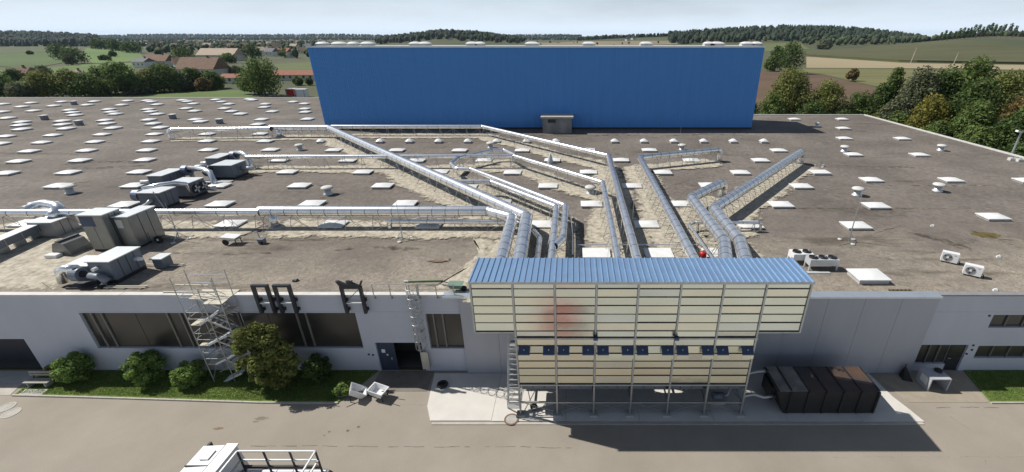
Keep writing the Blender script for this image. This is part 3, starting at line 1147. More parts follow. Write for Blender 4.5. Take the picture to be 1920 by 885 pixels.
def window(x0, x1, z0, z1, posts, npanes, label, pale=True, rail=None):
    w_ = MB()
    fr = .07
    w_.box(x0, x1, DF + .16, DF + .24, z0, z0 + fr).box(x0, x1, DF + .16, DF + .24, z1 - fr, z1)
    w_.box(x0, x0 + fr, DF + .158, DF + .238, z0 + fr, z1 - fr).box(x1 - fr, x1, DF + .158, DF + .238, z0 + fr, z1 - fr)
    o = w_.build('window', M_FRAME, hall)
    o['label'] = label
    cuts = [x0 + fr] + sorted(posts) + [x1 - fr]
    for k in range(len(cuts) - 1):
        a, b = cuts[k], cuts[k + 1]
        n = max(1, int(round((b - a) / npanes)))
        for j in range(n):
            MB().box(a + (b - a) * j / n + .015, a + (b - a) * (j + 1) / n - .015, DF + .19 + .004 * (j % 2), DF + .205 + .004 * (j % 2), z0 + fr, z1 - fr).build('pane', M_GLASS, o)
    for p in posts:
        MB().box(p - .05, p + .05, DF + .1, DF + .22, z0 + .004, z1 - .004).build('mullion', M_POSTW if pale else M_FRAME, o)
    return o


window(-33.7, -14.87, 2.03, 5.02, [-33.05, -32.35, -27.85, -26.95, -23.0, -19.0, -18.35], 2.4, 'long dark ribbon window behind the scaffold stair')
window(-10.1, -7.55, 2.01, 4.95, [-9.62, -8.98], 1.4, 'dark window between the caged ladder and the grey cladding')
window(28.7, 40, 3.8, 4.86, [29.9, 31.1, 32.3, 33.5, 34.7, 35.9, 37.1], 1.5, 'upper ribbon window at the right end', False)
window(28.68, 40, 1.15, 2.24, [29.9, 31.1, 32.3, 33.5, 34.7, 35.9, 37.1], 1.5, 'lower ribbon window at the right end', False)
window(24.6, 26.85, .62, 2.33, [25.4, 26.1], 1.0, 'window beside the dark entrance door', False)
M_BLIND = mat('window_blind', (.30, .26, .2), .8)
for a in (24.72, 25.48):
    MB().box(a, a + .6, DF + .232, DF + .245, 1.5, 2.2).build('blind', M_BLIND, hall)
for k in range(6):
    MB().box(28.9 + 1.2 * k, 29.75 + 1.2 * k, DF + .232, DF + .245, 3.95, 4.75).build('blind', M_BLIND, hall)
d_ = MB().box(26.87, 27.93, DF + .14, DF + .2, 0.02, 2.3).build('door', M_DARKST, hall)
MB().box(26.98, 27.82, DF + .128, DF + .139, 1.2, 2.15).build('door_pane', M_GLASS, d_)
MB().cyl((27.0, DF + .1, 1.05), (27.2, DF + .1, 1.05), .025, n=8).build('handle', M_ZINC, d_)
# sliding gate, its left leaf closed
M_GATE = mat('gate_navy', (.035, .05, .085), .5)
g_ = MB().box(-13.95, -12.75, DF + .12, DF + .2, 0.02, 2.48).build('gate_leaf', M_GATE, hall)
MB().box(-13.7, -13.45, DF + .105, DF + .119, 1.55, 1.85).build('notice', M_WPAINT, g_)
MB().box(-13.4, -13.28, DF + .105, DF + .119, 1.3, 1.42).build('notice', M_WPAINT, g_)
MB().box(-13.1, -13.0, DF + .06, DF + .119, .95, 1.15).build('handle', M_ZINC, g_)
MB().box(-13.98, -10.72, DF + .25, DF + .32, 2.36, 2.5).build('gate_rail', M_DARKST, hall)
MB().box(-10.95, -10.74, DF + .12, DF + .2, 0.02, 2.35).build('gate_leaf', M_GATE, hall)
# dark sheet standing in for the dark opening of the far left gate
MB().box(-47, -38.6, DF + 1.1, DF + 1.2, 0.03, 2.8).build('gate_dark_sheet', mat('gate_opening_dark', (.03, .035, .05), .5), hall)

# grey cladding panels behind and beside the cooler
PANX = [-7.62 + 2.456 * k for k in range(14)]
for k in range(13):
    MB().box(PANX[k] + .008, PANX[k + 1] - .008, DF - .3, DF - .2, .05, 6.42).build('cladding_panel', M_CLAD, hall)
MB().box(PANX[0] + .02, PANX[-1] - .02, DF - .2, DF - .002, .06, 6.4).build('cladding_core', M_DARKST, hall)
for a, b in ((-8.63, -7.0), (-6.98, -4.2), (10.8, 13.1), (13.115, 15.6), (15.615, 18.1), (18.115, 20.6), (20.615, 23.1), (23.115, 24.34)):
    MB().box(a, b, DF - .42, DF + .3, 6.43, 6.56).build('metal_coping', M_COPE, hall)
for x in (18.9, 27.3):
    pass
# small dark fittings on the wall
for x, z in ((28.25, 2.3), (28.3, 1.9), (28.05, 1.55), (28.4, 4.8), (-14.6, 1.5), (-14.3, 1.45)):
    MB().box(x - .06, x + .06, DF - .05, DF, z - .06, z + .06).build('wall_fitting', M_DARKST, hall)

# ------------------------------------------------------------------ pale gravel walkways under the ducts
_zs = [ROOF + .004]


def strip(pix, wd, world=False, jit=0.35):
    """band of pale gravel along a line on the roof"""
    P = [Vector((p[0], p[1], 0)) if world else Vector((*G(p[0], p[1])[:2], 0)) for p in pix]
    pts = []
    for a, b in zip(P[:-1], P[1:]):
        n = max(2, int((b - a).length / 0.7))
        for i in range(n):
            pts.append(a.lerp(b, i / n))
    pts.append(P[-1])
    L_, R_ = [], []
    for i, q in enumerate(pts):
        d = (pts[min(i + 1, len(pts) - 1)] - pts[max(i - 1, 0)]).normalized()
        n = Vector((-d.y, d.x, 0))
        L_.append(q + n * (wd / 2 + random.uniform(-jit, jit) * .5 + .3 * math.sin(i * .37)))
        R_.append(q - n * (wd / 2 + random.uniform(-jit, jit) * .5 + .3 * math.sin(i * .29 + 2)))
    z = _zs[0]
    _zs[0] += .004
    n = len(L_)
    rows_ = [[l.lerp(r, f) for l, r in zip(L_, R_)] for f in (-.12, .2, .5, .8, 1.12)]
    vs = [(q.x, q.y, z) for rw in rows_ for q in rw]
    fs = [(k * n + i, (k + 1) * n + i, (k + 1) * n + i + 1, k * n + i + 1) for k in range(4) for i in range(n - 1)]
    o = MB().quadmesh(vs, fs).build('gravel_strip', M_GRAVEL, hall)
    at = o.data.attributes.new('cover', 'FLOAT', 'POINT')
    for k, c in enumerate((0.0, .75, 1.3, .75, 0.0)):
        for i in range(n):
            e = min(1.0, i / 2, (n - 1 - i) / 2)
            at.data[k * n + i].value = c * e
    return o


def patch(pix, jit=.6):
    P = [Vector((*G(x, y)[:2], 0)) for x, y in pix]
    pts = []
    for k in range(len(P)):
        a, b = P[k], P[(k + 1) % len(P)]
        n = max(2, int((b - a).length / .5))
        for i in range(n):
            pts.append(a.lerp(b, i / n) + Vector((random.uniform(-jit, jit), random.uniform(-jit, jit), 0)) * .4)
    z = _zs[0]
    _zs[0] += .004
    c = sum(pts, Vector((0, 0, 0))) / len(pts)
    n = len(pts)
    me = MB()
    for f in (1.1, .8, .6):
        me.v += [(c.x + (q.x - c.x) * f, max(c.y + (q.y - c.y) * f, DF + .3), z) for q in pts]
    for k in range(2):
        me.f += [(k * n + i, k * n + (i + 1) % n, (k + 1) * n + (i + 1) % n, (k + 1) * n + i) for i in range(n)]
    me.f.append(tuple(range(2 * n, 3 * n)))
    o = me.build('gravel_patch', M_GRAVEL, hall)
    at = o.data.attributes.new('cover', 'FLOAT', 'POINT')
    for k, cv in enumerate((0.0, .9, 1.4)):
        for i in range(n):
            at.data[k * n + i].value = cv
    return o


patch([(-60, 436), (60, 436), (150, 437), (172, 470), (190, 500), (140, 522), (100, 547), (-60, 547)])
patch([(880, 440), (960, 440), (1000, 470), (920, 488), (885, 520), (868, 548), (800, 550), (860, 510), (900, 470)])

# worn seams, moss and dried washes along the sheet joints
M_SEAMD = mat('moss_seam', (.05, .042, .033), .95, col2=(.12, .10, .075), scale=1.6)
M_SEAMP = mat('dried_wash', (.14, .122, .105), .95, col2=(.33, .295, .24), scale=1.1, detail=8)
ragged(M_SEAMD, 1.4, .42, .68)
ragged(M_SEAMP, 1.7, .44, .70)


def streak(pix, wd, m):
    P = [Vector((*G(x, y)[:2], 0)) for x, y in pix]
    pts = []
    for a, b in zip(P[:-1], P[1:]):
        n = max(2, int((b - a).length / .4))
        pts += [a.lerp(b, i / n) for i in range(n)]
    pts.append(P[-1])
    z = _zs[0]
    _zs[0] += .002
    lft, rgt = [], []
    ph = random.uniform(0, 6)
    for i, q in enumerate(pts):
        d = (pts[min(i + 1, len(pts) - 1)] - pts[max(i - 1, 0)]).normalized()
        n = Vector((-d.y, d.x, 0))
        e = min(1, i / 3, (len(pts) - 1 - i) / 3)
        k = wd * e * max(.06, .35 + .45 * math.sin(i * .31 + ph) * math.sin(i * .13 + 2 * ph) + random.uniform(-.25, .4))
        o_ = n * (wd * .5 * math.sin(i * .17 + ph))
        lft.append(q + o_ + n * k / 2)
        rgt.append(q + o_ - n * k / 2)
    n = len(lft)
    vs = [(q.x, q.y, z) for q in lft] + [(q.x, q.y, z) for q in rgt]
    MB().quadmesh(vs, [(i, n + i, n + i + 1, i + 1) for i in range(n - 1)]).build('roof_streak', m, hall)


for pix, wd, m in (
        ([(1545, 305), (1590, 309), (1640, 311), (1700, 312), (1760, 313), (1850, 317)], 1.3, M_SEAMP),
        ([(1560, 308), (1640, 313), (1740, 315)], .8, M_SEAMD),
        ([(55, 309), (130, 305), (180, 303), (262, 308)], 1.5, M_SEAMD), ([(150, 311), (262, 313)], 1.6, M_SEAMD),
        ([(-20, 253), (90, 249), (250, 243), (310, 247)], .5, M_SEAMP), ([(-20, 236), (60, 222), (135, 208)], .6, M_SEAMD),
        ([(120, 201), (190, 197), (270, 191)], 2.4, M_SEAMD), ([(200, 207), (310, 199)], 2.2, M_SEAMD), ([(300, 197), (385, 204)], 2.4, M_SEAMD), ([(470, 204), (570, 199)], 2.2, M_SEAMD),
        ([(20, 196), (110, 192)], 1.8, M_SEAMD), ([(380, 194), (470, 190)], 2.0, M_SEAMP), ([(60, 214), (180, 211)], 1.6, M_SEAMP), ([(330, 212), (450, 208)], 1.8, M_SEAMP),
        ([(1450, 391), (1560, 390.5), (1665, 390)], .3, M_SEAMD), ([(905, 253), (1010, 254), (1200, 254), (1400, 252)], .9, M_SEAMD),
        ([(1100, 258), (1190, 257), (1300, 258)], .8, M_SEAMP), ([(1210, 356), (1290, 335), (1340, 331), (1390, 346)], .8, M_SEAMP),
        ([(1690, 438), (1760, 450), (1840, 470)], 1.4, M_SEAMD), ([(1815, 430), (1870, 442), (1930, 466)], 1.5, M_SEAMD), ([(1760, 455), (1850, 447), (1920, 455)], .9, M_SEAMP),
        ([(1500, 340), (1560, 362), (1590, 376)], .5, M_SEAMP), ([(1440, 230), (1560, 233)], .6, M_SEAMP), ([(1545, 243), (1640, 246)], .8, M_SEAMD),
        ([(120, 345), (210, 336), (300, 322)], .35, M_SEAMD), ([(600, 352), (680, 345), (740, 330)], .5, M_SEAMP), ([(590, 375), (700, 350)], .35, M_SEAMD),
        ([(300, 470), (420, 480), (520, 476)], .6, M_SEAMD), ([(620, 470), (700, 458), (790, 466)], .8, M_SEAMD), ([(800, 486), (840, 490), (850, 484)], 1.2, mat('rust_stain', (.12, .07, .045), .95, col2=(.22, .16, .11))),
        ([(1560, 460), (1640, 440), (1700, 420)], .5, M_SEAMP), ([(1580, 470), (1700, 490)], .5, M_SEAMD), ([(990, 346), (1040, 340), (1075, 352)], .4, M_SEAMP)):
    streak(pix, wd, m)

# ------------------------------------------------------------------ ducts
CYL_ME = MB().tube([(0, 0, 0), (0, 0, 1)], 1.0, 24, False).mesh('duct_section', M_STEEL, True)
BAND_ME = MB().tube([(0, 0, -.5), (0, 0, .5)], 1.0, 24, False).mesh('joint_band', M_STEEL2, True)


def place_cyl(me, name, a, b, r, parent):
    a, b = Vector(a), Vector(b)
    d = b - a
    q = d.to_track_quat('Z', 'Y')
    M = Matrix.Translation(a) @ q.to_matrix().to_4x4() @ Matrix.Diagonal((r, r, d.length, 1))
    return inst(name, me, parent, M)


def duct(label, pts, r_in, seg=1.5, legs=2.2, base=ROOF, bend=1.5, name='air_duct', group=None, gravel=None, feet=True):
    """round metal duct along pts: sections, joint bands, elbows and support frames as parts"""
    pts = [Vector(p) for p in pts]
    r = r_in * (1.1 if r_in > .15 else 1.0)
    t = thing(name, (pts[0].x, pts[0].y, base), label, 'duct', group)
    n = len(pts)
    cut = [[0, 0] for _ in range(n)]
    arcs = {}
    for i in range(1, n - 1):
        d0 = (pts[i] - pts[i - 1]).normalized()
        d1 = (pts[i + 1] - pts[i]).normalized()
        th = d0.angle(d1)
        if th < 0.02:
            continue
        R = r * bend
        c = min(R * math.tan(th / 2), (pts[i] - pts[i - 1]).length * .45, (pts[i + 1] - pts[i]).length * .45)
        R = c / math.tan(th / 2)
        cut[i] = [c, c]
        a, b = pts[i] - d0 * c, pts[i] + d1 * c
        nrm = (d1 - d0 * d0.dot(d1)).normalized()
        cen = a + nrm * R
        k = max(3, int(th / 0.32))
        arc = []
        for j in range(k + 1):
            an = th * j / k
            arc.append(cen + (-nrm * math.cos(an) + d0 * math.sin(an)) * R)
        MB().tube(arc, r * 1.005, 24, False).build('elbow', M_STEEL, t, True)
    for i in range(n - 1):
        d = (pts[i + 1] - pts[i]).normalized()
        a = pts[i] + d * cut[i][1]
        b = pts[i + 1] - d * cut[i + 1][0]
        L_ = (b - a).length
        if L_ < 0.02:
            continue
        k = max(1, int(round(L_ / seg)))
        for j in range(k):
            p, q = a + (b - a) * j / k, a + (b - a) * (j + 1) / k
            place_cyl(CYL_ME, 'duct_section', p, q, r, t)
            place_cyl(BAND_ME, 'joint_band', p - d * .028, p + d * .028, r * 1.035, t).location += Vector(d) * .028
        place_cyl(BAND_ME, 'joint_band', b - d * .028, b + d * .028, r * 1.035, t).location += Vector(d) * .028
        if legs and abs(d.z) < .5 and L_ > 1.6:
            m_ = max(1, int(L_ / legs))
            side = Vector((-d.y, d.x, 0)).normalized()
            prev = None
            for j in range(m_ + 1):
                p = a + (b - a) * ((j + .15) / (m_ + .3))
                zb = p.z - r
                f = MB()
                l0, l1 = p + side * (r + .35), p - side * (r + .35)
                l0.z = l1.z = base
                u0, u1 = p + side * (r * .8), p - side * (r * .8)
                u0.z = u1.z = zb + .02
                f.bar(l0, u0, .035).bar(l1, u1, .035).bar(u0 + side * .1, u1 - side * .1, .045)
                mid0, mid1 = l0.lerp(u0, .35), l1.lerp(u1, .35)
                f.bar(mid0, mid1, .025)
                if j % 2 == 0 and zb - base > .5:
                    f.bar(l0, u1, .03)
                if feet:
                    f.box(l0.x - .14, l0.x + .14, l0.y - .14, l0.y + .14, base + .001, base + .05)
                    f.box(l1.x - .14, l1.x + .14, l1.y - .14, l1.y + .14, base + .001, base + .05)
                f.build('support_frame', M_ZINC, t)
                if prev is not None and zb - base > .5:
                    br = MB()
                    if j % 2:
                        br.bar(prev[0], u1, .028)
                    else:
                        br.bar(prev[1], l1, .028)
                    br.build('brace', M_ZINC, t)
                prev = (l1.copy(), u1.copy())
    if gravel:
        path = [pts[0]]
        for q in pts[1:]:
            if (Vector(q[:2]) - Vector(path[-1][:2])).length > .8:
                path.append(q)
        strip([(q.x, q.y - .35) for q in path], gravel + .9, world=True)
    return t


ZD = 8.05


def D(*pix, z=ZD):
    return [G(x, y, z) for x, y in pix]


def down(p, z=ROOF):
    return Vector((p.x, p.y, z))


CB = 23.42      # the ducts run on into the back of the cooler
def into(p):
    """carry the last straight run on into the cooler's back wall"""
    a, b = p[-2], p[-1]
    k = (CB - b.y) / (b.y - a.y)
    return list(p[:-1]) + [b + (b - a) * k]


a = D((-60, 399), (60, 398))
unitE = G(90, 396, ZD)
duct('long thin silver duct left of its wider half, running past the tall grey units', [a[0], *D((488, 397))], .3, 1.8, 2.6, gravel=3.6)
p = D((488, 395.5), (916, 395.5), (961, 407.5), (941, 482))
duct('thick silver duct from the long left run turning down into the cooler', into(p), .42, 1.15, 2.4, gravel=3.8)
p0 = G(510, 396, ZD)
sl_ = thing('duct_riser', (p0.x, p0.y, ROOF), 'silver riser sleeve below the joint of the long left duct', 'duct')
MB().tube([p0 + Vector((0, 0, -.3)), (p0.x, p0.y, ROOF + .25)], [.36, .4], 20).build('sleeve', M_STEEL, sl_, True)
MB().lathe((p0.x, p0.y, ROOF), [(.62, 0), (.62, .12), (.45, .25)], 20).build('collar', M_STEEL2, sl_, True)

p = D((316, 243), (508, 241))
duct('silver duct start with riser at the back left near the far skylights', [down(p[0]), p[0], p[1]], .34, 1.8, 2.6, gravel=2.6)
p = D((508, 239.5), (617, 239.5), (988, 405.5), (975, 482))
duct('thickest silver duct crossing the roof diagonally to the cooler', into(p), .47, 1.3, 2.1, gravel=4.2)
p0 = G(521, 240, ZD)
sl_ = thing('duct_riser', (p0.x, p0.y, ROOF), 'silver riser sleeve under the back left duct near the hall', 'duct')
MB().tube([p0 + Vector((0, 0, -.3)), (p0.x, p0.y, ROOF + .3)], [.42, .5], 20).build('sleeve', M_STEEL, sl_, True)
MB().lathe((p0.x, p0.y, ROOF), [(.8, 0), (.8, .15), (.55, .3)], 20).build('collar', M_STEEL2, sl_, True)
p = D((622, 237), (905, 237), (1141, 292), (1194, 483))
duct('slender silver duct along the blue hall that bends twice towards the cooler', into(p), .3, 1.8, 2.2, gravel=3.4)
p = D((462, 294), (964, 292), (1130.5, 342), (1158, 483))
duct('thin silver duct from the rear grey units bending to the cooler', into(p), .24, 1.8, 2.4, gravel=3.0)
p = D((966, 291), (946, 281), (922, 281.5), (858, 296), (846, 306), (856, 316), (884, 317), (1060.5, 385.5), (1056, 446), (1040, 461))
duct('thin silver duct looping back on itself in the middle of the roof', p, .24, 1.5, 2.4, gravel=2.4)
p = D((858, 340.5), (922, 340.5), (1043.5, 387.5), (1034, 483))
duct('short thin silver duct beside the looping one', into(p), .25, 1.5, 2.4, gravel=2.8)
p = D((1351, 280), (1199.5, 294.5), (1301, 484))
duct('medium silver duct with riser behind, straight run right of the middle', [down(p[0]), *into(p)], .33, 1.25, 1.7, gravel=3.6)
p = D((1357, 341), (1296, 371), (1357, 451), (1360, 482))
duct('thick silver duct with short riser arm, left of the right pair', [down(p[0]), *into(p)], .44, 1.0, 1.5, gravel=3.8)
p = D((1504, 284), (1338, 391), (1387, 451), (1396, 482))
duct('thick silver duct reaching far back right, right one of the pair', [down(p[0]), *into(p)], .45, 1.1, 1.5, gravel=4.4)
p = D((1427, 417), (1300, 417), (1292, 421), (1333, 480), z=7.3)
duct('small silver pipe passing under the right pair of thick ducts', [down(p[0]), *into(p)], .14, 1.5, 2.0, gravel=1.6)
p = D((729, 414), (970, 416), (1000, 432), (1012, 446), (1008, 481), z=7.25)
duct('narrow bluish pipe running low under the thick left duct', [down(p[0]), *into(p)], .2, 1.6, 0)
p = D((1083, 458.5), (1310, 458.5), z=6.9)
duct('thin straight grey pipe crossing behind the cooler roof', p, .05, 3.0, 2.5, name='thin_pipe', feet=False)
duct('short thin pipe left of the centre gravel by the looped duct', D((1070, 400), (1074, 440), (1074, 478), z=6.9), .05, 3.0, 0, name='thin_pipe')


# ------------------------------------------------------------------ skylights
def skylight_mesh(w_, d_, curb=.16, rise=.19):
    a = MB()
    a.prism([(-w_ / 2, -d_ / 2), (w_ / 2, -d_ / 2), (w_ / 2, d_ / 2), (-w_ / 2, d_ / 2)], 0, curb)
    m1 = a.mesh('curb', M_CURB)
    b = MB()
    k = 6
    W_, D_ = w_ + .12, d_ + .12
    for i in range(k + 1):
        for j in range(k + 1):
            u, v = -1 + 2 * i / k, -1 + 2 * j / k
            z = rise * (1 - abs(u) ** 2.4) * (1 - abs(v) ** 2.4)
            b.v.append((u * W_ / 2, v * D_ / 2, curb + .09 + z))
    for i in range(k):
        for j in range(k):
            b.f.append((i * (k + 1) + j, (i + 1) * (k + 1) + j, (i + 1) * (k + 1) + j + 1, i * (k + 1) + j + 1))
    m2 = b.mesh('dome', M_WHITE, True)
    c = MB().box(-W_ / 2 - .03, W_ / 2 + .03, -D_ / 2 - .03, D_ / 2 + .03, curb + .001, curb + .085)
    m3 = c.mesh('rim', mat('skylight_rim', (.78, .79, .80), .5))
    return m1, m2, m3


SKY_A = skylight_mesh(1.98, 1.42)
SKY_S = skylight_mesh(1.0, 1.0, .25, .34)
SKY_F = skylight_mesh(1.98, 1.5, .2, .03)


def skylight(px, py, label, group, ms=SKY_A, nm='skylight', rot=0.0):
    p = G(px, py, ROOF + .28)
    t = thing(nm, (p.x, p.y, ROOF), label, 'skylight', group)
    t.rotation_euler = (0, 0, rot)
    for n_, me in zip(('curb', 'dome', 'rim'), ms):
        o = bpy.data.objects.new(n_, me)
        COL.objects.link(o)
        o.parent = t
    return t


def row(phrase, group, pix, **kw):
    pix = sorted(pix)
    for i, (x, y) in enumerate(pix):
        skylight(x, y, 'white skylight, %s from left %s' % (ORD[i], phrase), group, **kw)


def zl(L_, ox, oy, s):
    return [(ox + x / s, oy + y / s) for x, y in L_]


Z1 = lambda L_: zl(L_, 0, 180, 3.6875)
Z2 = lambda L_: zl(L_, 440, 200, 3.6875)
Z3 = lambda L_: zl(L_, 900, 200, 3.6875)
Z4 = lambda L_: zl(L_, 1200, 200, 3.6875)
GRP = 'white skylights on the hall roof'
row('in the nearest row before the long left duct', GRP, [(50, 416), (432, 417), (625, 418)])
row('in the row level with the front ends of the ducts', GRP, Z3([(430, 805), (1150, 805)]) + [(805, 419), (1405, 419), (1605, 420)])
row('in the row just behind the long left duct', GRP, [(75, 381), (233, 381), (412, 380)] + Z2([(537, 660), (1180, 660)]))
row('in the row crossed by the right duct pair', GRP, Z3([(140, 655), (770, 665)]) + [(1278, 380), (1464, 381), (1643, 383)])
row('in the third row behind the long left duct', GRP, Z1([(400, 612), (925, 610), (1510, 610)]) + Z2([(447, 537), (1023, 538)]))
row('in the row left of the right pair of elbows', GRP, Z2([(1610, 545)]) + Z3([(470, 540), (1050, 540)]) + Z4([(480, 535), (1115, 541)]))
row('in the fourth row behind the long left duct', GRP, Z1([(40, 525), (470, 520), (960, 517)]) + Z2([(365, 443), (887, 444), (1415, 443)]))
row('in the row level with the doubled ducts', GRP, Z3([(225, 447), (750, 445)]) + Z4([(158, 447), (693, 447)]))
row('in the fifth row behind the long left duct', GRP, Z1([(125, 444), (550, 438), (1000, 434)]) + Z2([(310, 363), (783, 364), (1257, 365), (1725, 364)]))
row('in the row behind the middle bend of the slender duct', GRP, Z3([(500, 362), (975, 362)]) + Z4([(355, 364), (833, 363)]))
row('in the sixth row behind the long left duct', GRP, Z1([(200, 375), (597, 370), (1012, 368), (1438, 366)]) + Z2([(247, 291), (685, 293), (1120, 294), (1555, 295)]))
row('in the second row in front of the blue hall', GRP, Z3([(292, 295), (745, 292), (1170, 293)]) + [(1460, 280)])
row('in the row under the back left duct', GRP, Z1([(0, 322), (285, 315), (655, 310), (1040, 307), (1430, 305)]) + Z2([(210, 232)]))
row('in the row behind the back left duct', GRP, Z1([(40, 272), (362, 265), (703, 260), (1065, 258), (1430, 257)]) + Z2([(175, 182)]))
row('of small ones along the foot of the blue hall', 'small domes at the blue hall', [(602, 264), (712.5, 264), (767.6, 264), (822, 264), (877, 264), (931, 264), (987, 264), (1041.5, 264),
                                                                                 (1152, 264), (1207, 264), (1263, 264), (1319, 264), (1374.5, 264), (1432, 264)], ms=SKY_S, nm='small_skylight')
row('on the right roof in its nearest row', GRP, [(1863, 403.5)])
row('on the right roof in its second row', GRP, Z4([(1600, 497)]) + [(1784, 335), (1925, 336)])
row('on the right roof in its third row', GRP, Z4([(1475, 323)]) + [(1724, 288)])
row('on the right roof in its fourth row', GRP, Z4([(1413, 212)]) + [(1692, 258)])
row('on the right roof in its fifth row', GRP, Z4([(1405, 143)]))
row('on the right roof in its back row', GRP, Z4([(1068, 80), (1398, 80)]))
skylight(1537, 321, 'flat white skylight beside the end of the longest right duct', GRP, SKY_F, rot=0.0)
skylight(1628, 516, 'large white skylight nearest the front edge right of the cooler', GRP, skylight_mesh(2.05, 1.5, .3, .14))
for x, lab in ((1118, 'leftmost'), (1235, 'middle'), (1345, 'rightmost')):
    skylight(x, 473, 'flat framed skylight just behind the cooler roof, %s of three' % lab, 'framed skylights behind the cooler', SKY_F, nm='framed_skylight')
# crowded far rows
FAR = Z1([(20, 52), (213, 44), (428, 36), (650, 34), (880, 30), (1015, 28), (1045, 36), (1085, 55), (1260, 25), (1295, 34), (1335, 50), (1490, 22), (1530, 36), (1580, 52), (1720, 18), (1745, 24),
          (150, 70), (370, 64), (600, 58), (840, 58), (230, 98), (480, 93), (500, 110), (520, 128), (750, 88), (768, 106), (797, 120), (1022, 88), (1040, 104), (1085, 121), (1285, 82),
          (1345, 100), (1550, 82), (1600, 102), (1660, 119), (50, 148), (15, 105), (150, 175), (140, 197), (150, 225), (430, 168), (430, 193), (455, 220), (725, 163), (738, 186), (780, 216),
          (1028, 160), (1058, 187), (1105, 214), (1350, 158), (1385, 172)]) + \
    [(549, 190), (570.5, 193.5), (571, 203), (572, 209), (576, 222), (510, 208), (490, 222.7), (495, 200), (497, 194), (451, 212.5), (483, 232), (-20, 200), (-25, 240)]
SKY_FARM = skylight_mesh(1.9, 1.9, .2, .2)
FAR.sort(key=lambda q: q[1])
for k in range(5):
    band = sorted(FAR[k * 13:(k + 1) * 13])
    for i, (x, y) in enumerate(band):
        skylight(x, y, 'small far skylight, %s from left in the %s band from the far roof edge' % (ORD[i], ORD[k]), 'crowded far skylights', SKY_FARM)


# ------------------------------------------------------------------ mushroom vents
def vent(px, py, label, s=1.0):
    p = G(px, py)
    t = thing('roof_vent', (p.x, p.y, ROOF), label, 'vent', 'mushroom vents on the roof')
    MB().lathe((0, 0, 0), [(.5 * s, 0), (.5 * s, .1), (.36 * s, .18), (.34 * s, .72 * s)], 18).build('stack', M_AHULID, None, True).parent = t
    MB().lathe((0, 0, .66 * s), [(.42 * s, 0), (.62 * s, .04), (.62 * s, .14), (.5 * s, .24), (.2 * s, .31), (.02, .32)], 20).build('cap', M_WCOPE, None, True).parent = t


for x, y, l in ((563, 281, 'mushroom vent between the back ducts at left'), (616, 364, 'mushroom vent on the dark roof behind the thick left duct'), (133, 362, 'mushroom vent at the far left behind the long duct'),
                (1606, 366, 'mushroom vent above the tall lightning mast at right'), (1757, 358, 'mushroom vent nearest the right roof edge in front'), (1582, 284, 'mushroom vent behind the long right duct'),
                (1763, 282, 'mushroom vent close to the right roof coping'), (1278, 281, 'mushroom vent behind the medium duct riser'), (1107, 363, 'mushroom vent beside the bent thin duct'), (920, 277, 'mushroom vent behind the looping duct')):
    vent(x, y, l)
vent(1531, 237, 'small mushroom vent in the shadow of the blue hall', .8)
for k, (x, y, l) in enumerate(((85, 224, 'grey stub chimney at the far left roof'), (150, 234, 'grey stub chimney right of the far left one'), (325, 222, 'grey stub chimney in the middle of the far rows'),
                               (413, 231, 'grey stub chimney behind the back left duct'), (140, 196, 'grey stub chimney near the far roof edge'))):
    p = G(x, y)
    t = thing('stub_chimney', (p.x, p.y, ROOF), l, 'chimney', 'stub chimneys on the far roof')
    MB().box(-.42, .42, -.42, .42, 0, .7).build('shaft', M_AHU).parent = t
    MB().box(-.6, .6, -.6, .6, .82, .94).build('cap', M_WCOPE).parent = t
    q = MB()
    for sx in (-.34, .34):
        for sy in (-.34, .34):
            q.box(sx - .05, sx + .05, sy - .05, sy + .05, .701, .819)
    q.build('cap_posts', M_DARKST).parent = t

# ================================================================== the blue high hall
bh = thing('blue_hall', ((BL0 + BL1) / 2, BLY0, 0), 'huge windowless blue high bay hall behind the flat roof', 'building')


def corrugated(name, a, b, z0, z1, pitch, depth, m, parent):
    a, b = Vector(a), Vector(b)
    L_ = (b - a).length
    d = (b - a) / L_
    n_ = Vector((d.y, -d.x, 0))
    k = int(L_ / pitch)
    prof = []
    for i in range(k):
        for u, e in ((0.0, 0), (.32, 0), (.42, depth), (.9, depth)):
            prof.append(a + d * (L_ * (i + u) / k) + n_ * e)
    prof.append(b)
    vs = [(q.x, q.y, z0) for q in prof] + [(q.x, q.y, z1) for q in prof]
    n = len(prof)
    return MB().quadmesh(vs, [(i, i + 1, n + i + 1, n + i) for i in range(n - 1)]).build(name, m, parent)


corrugated('front_cladding', (BL0, BLY0, 0), (BL1, BLY0, 0), ROOF + .35, BLTOP - .15, .34, .045, M_BLUE, bh)
corrugated('side_cladding', (BL1, BLY0, 0), (BL1, BLY1, 0), ROOF + .35, BLTOP - .15, .34, .045, M_BLUE, bh)
corrugated('side_cladding', (BL0, BLY1, 0), (BL0, BLY0, 0), ROOF + .35, BLTOP - .15, .34, .045, M_BLUE, bh)
MB().box(BL0 + .02, BL1 - .02, BLY0 + .02, BLY1, 0, BLTOP - .2).build('core_wall', M_BLUE, bh)
MB().box(BL0 - .05, BL1 + .05, BLY0 - .06, BLY0 + .01, ROOF + .004, ROOF + .34).build('base_flashing', M_DARKST, bh)
MB().box(BL0 - .1, BL1 + .1, BLY0 - .1, BLY1 + .1, BLTOP - .15, BLTOP).build('roof', mat('hall_roof', (.42, .42, .42), .8), bh)
MB().box(BL0 - .13, BL1 + .13, BLY0 - .14, BLY0 - .09, BLTOP - .22, BLTOP + .03).build('edge_trim', M_COPE, bh)
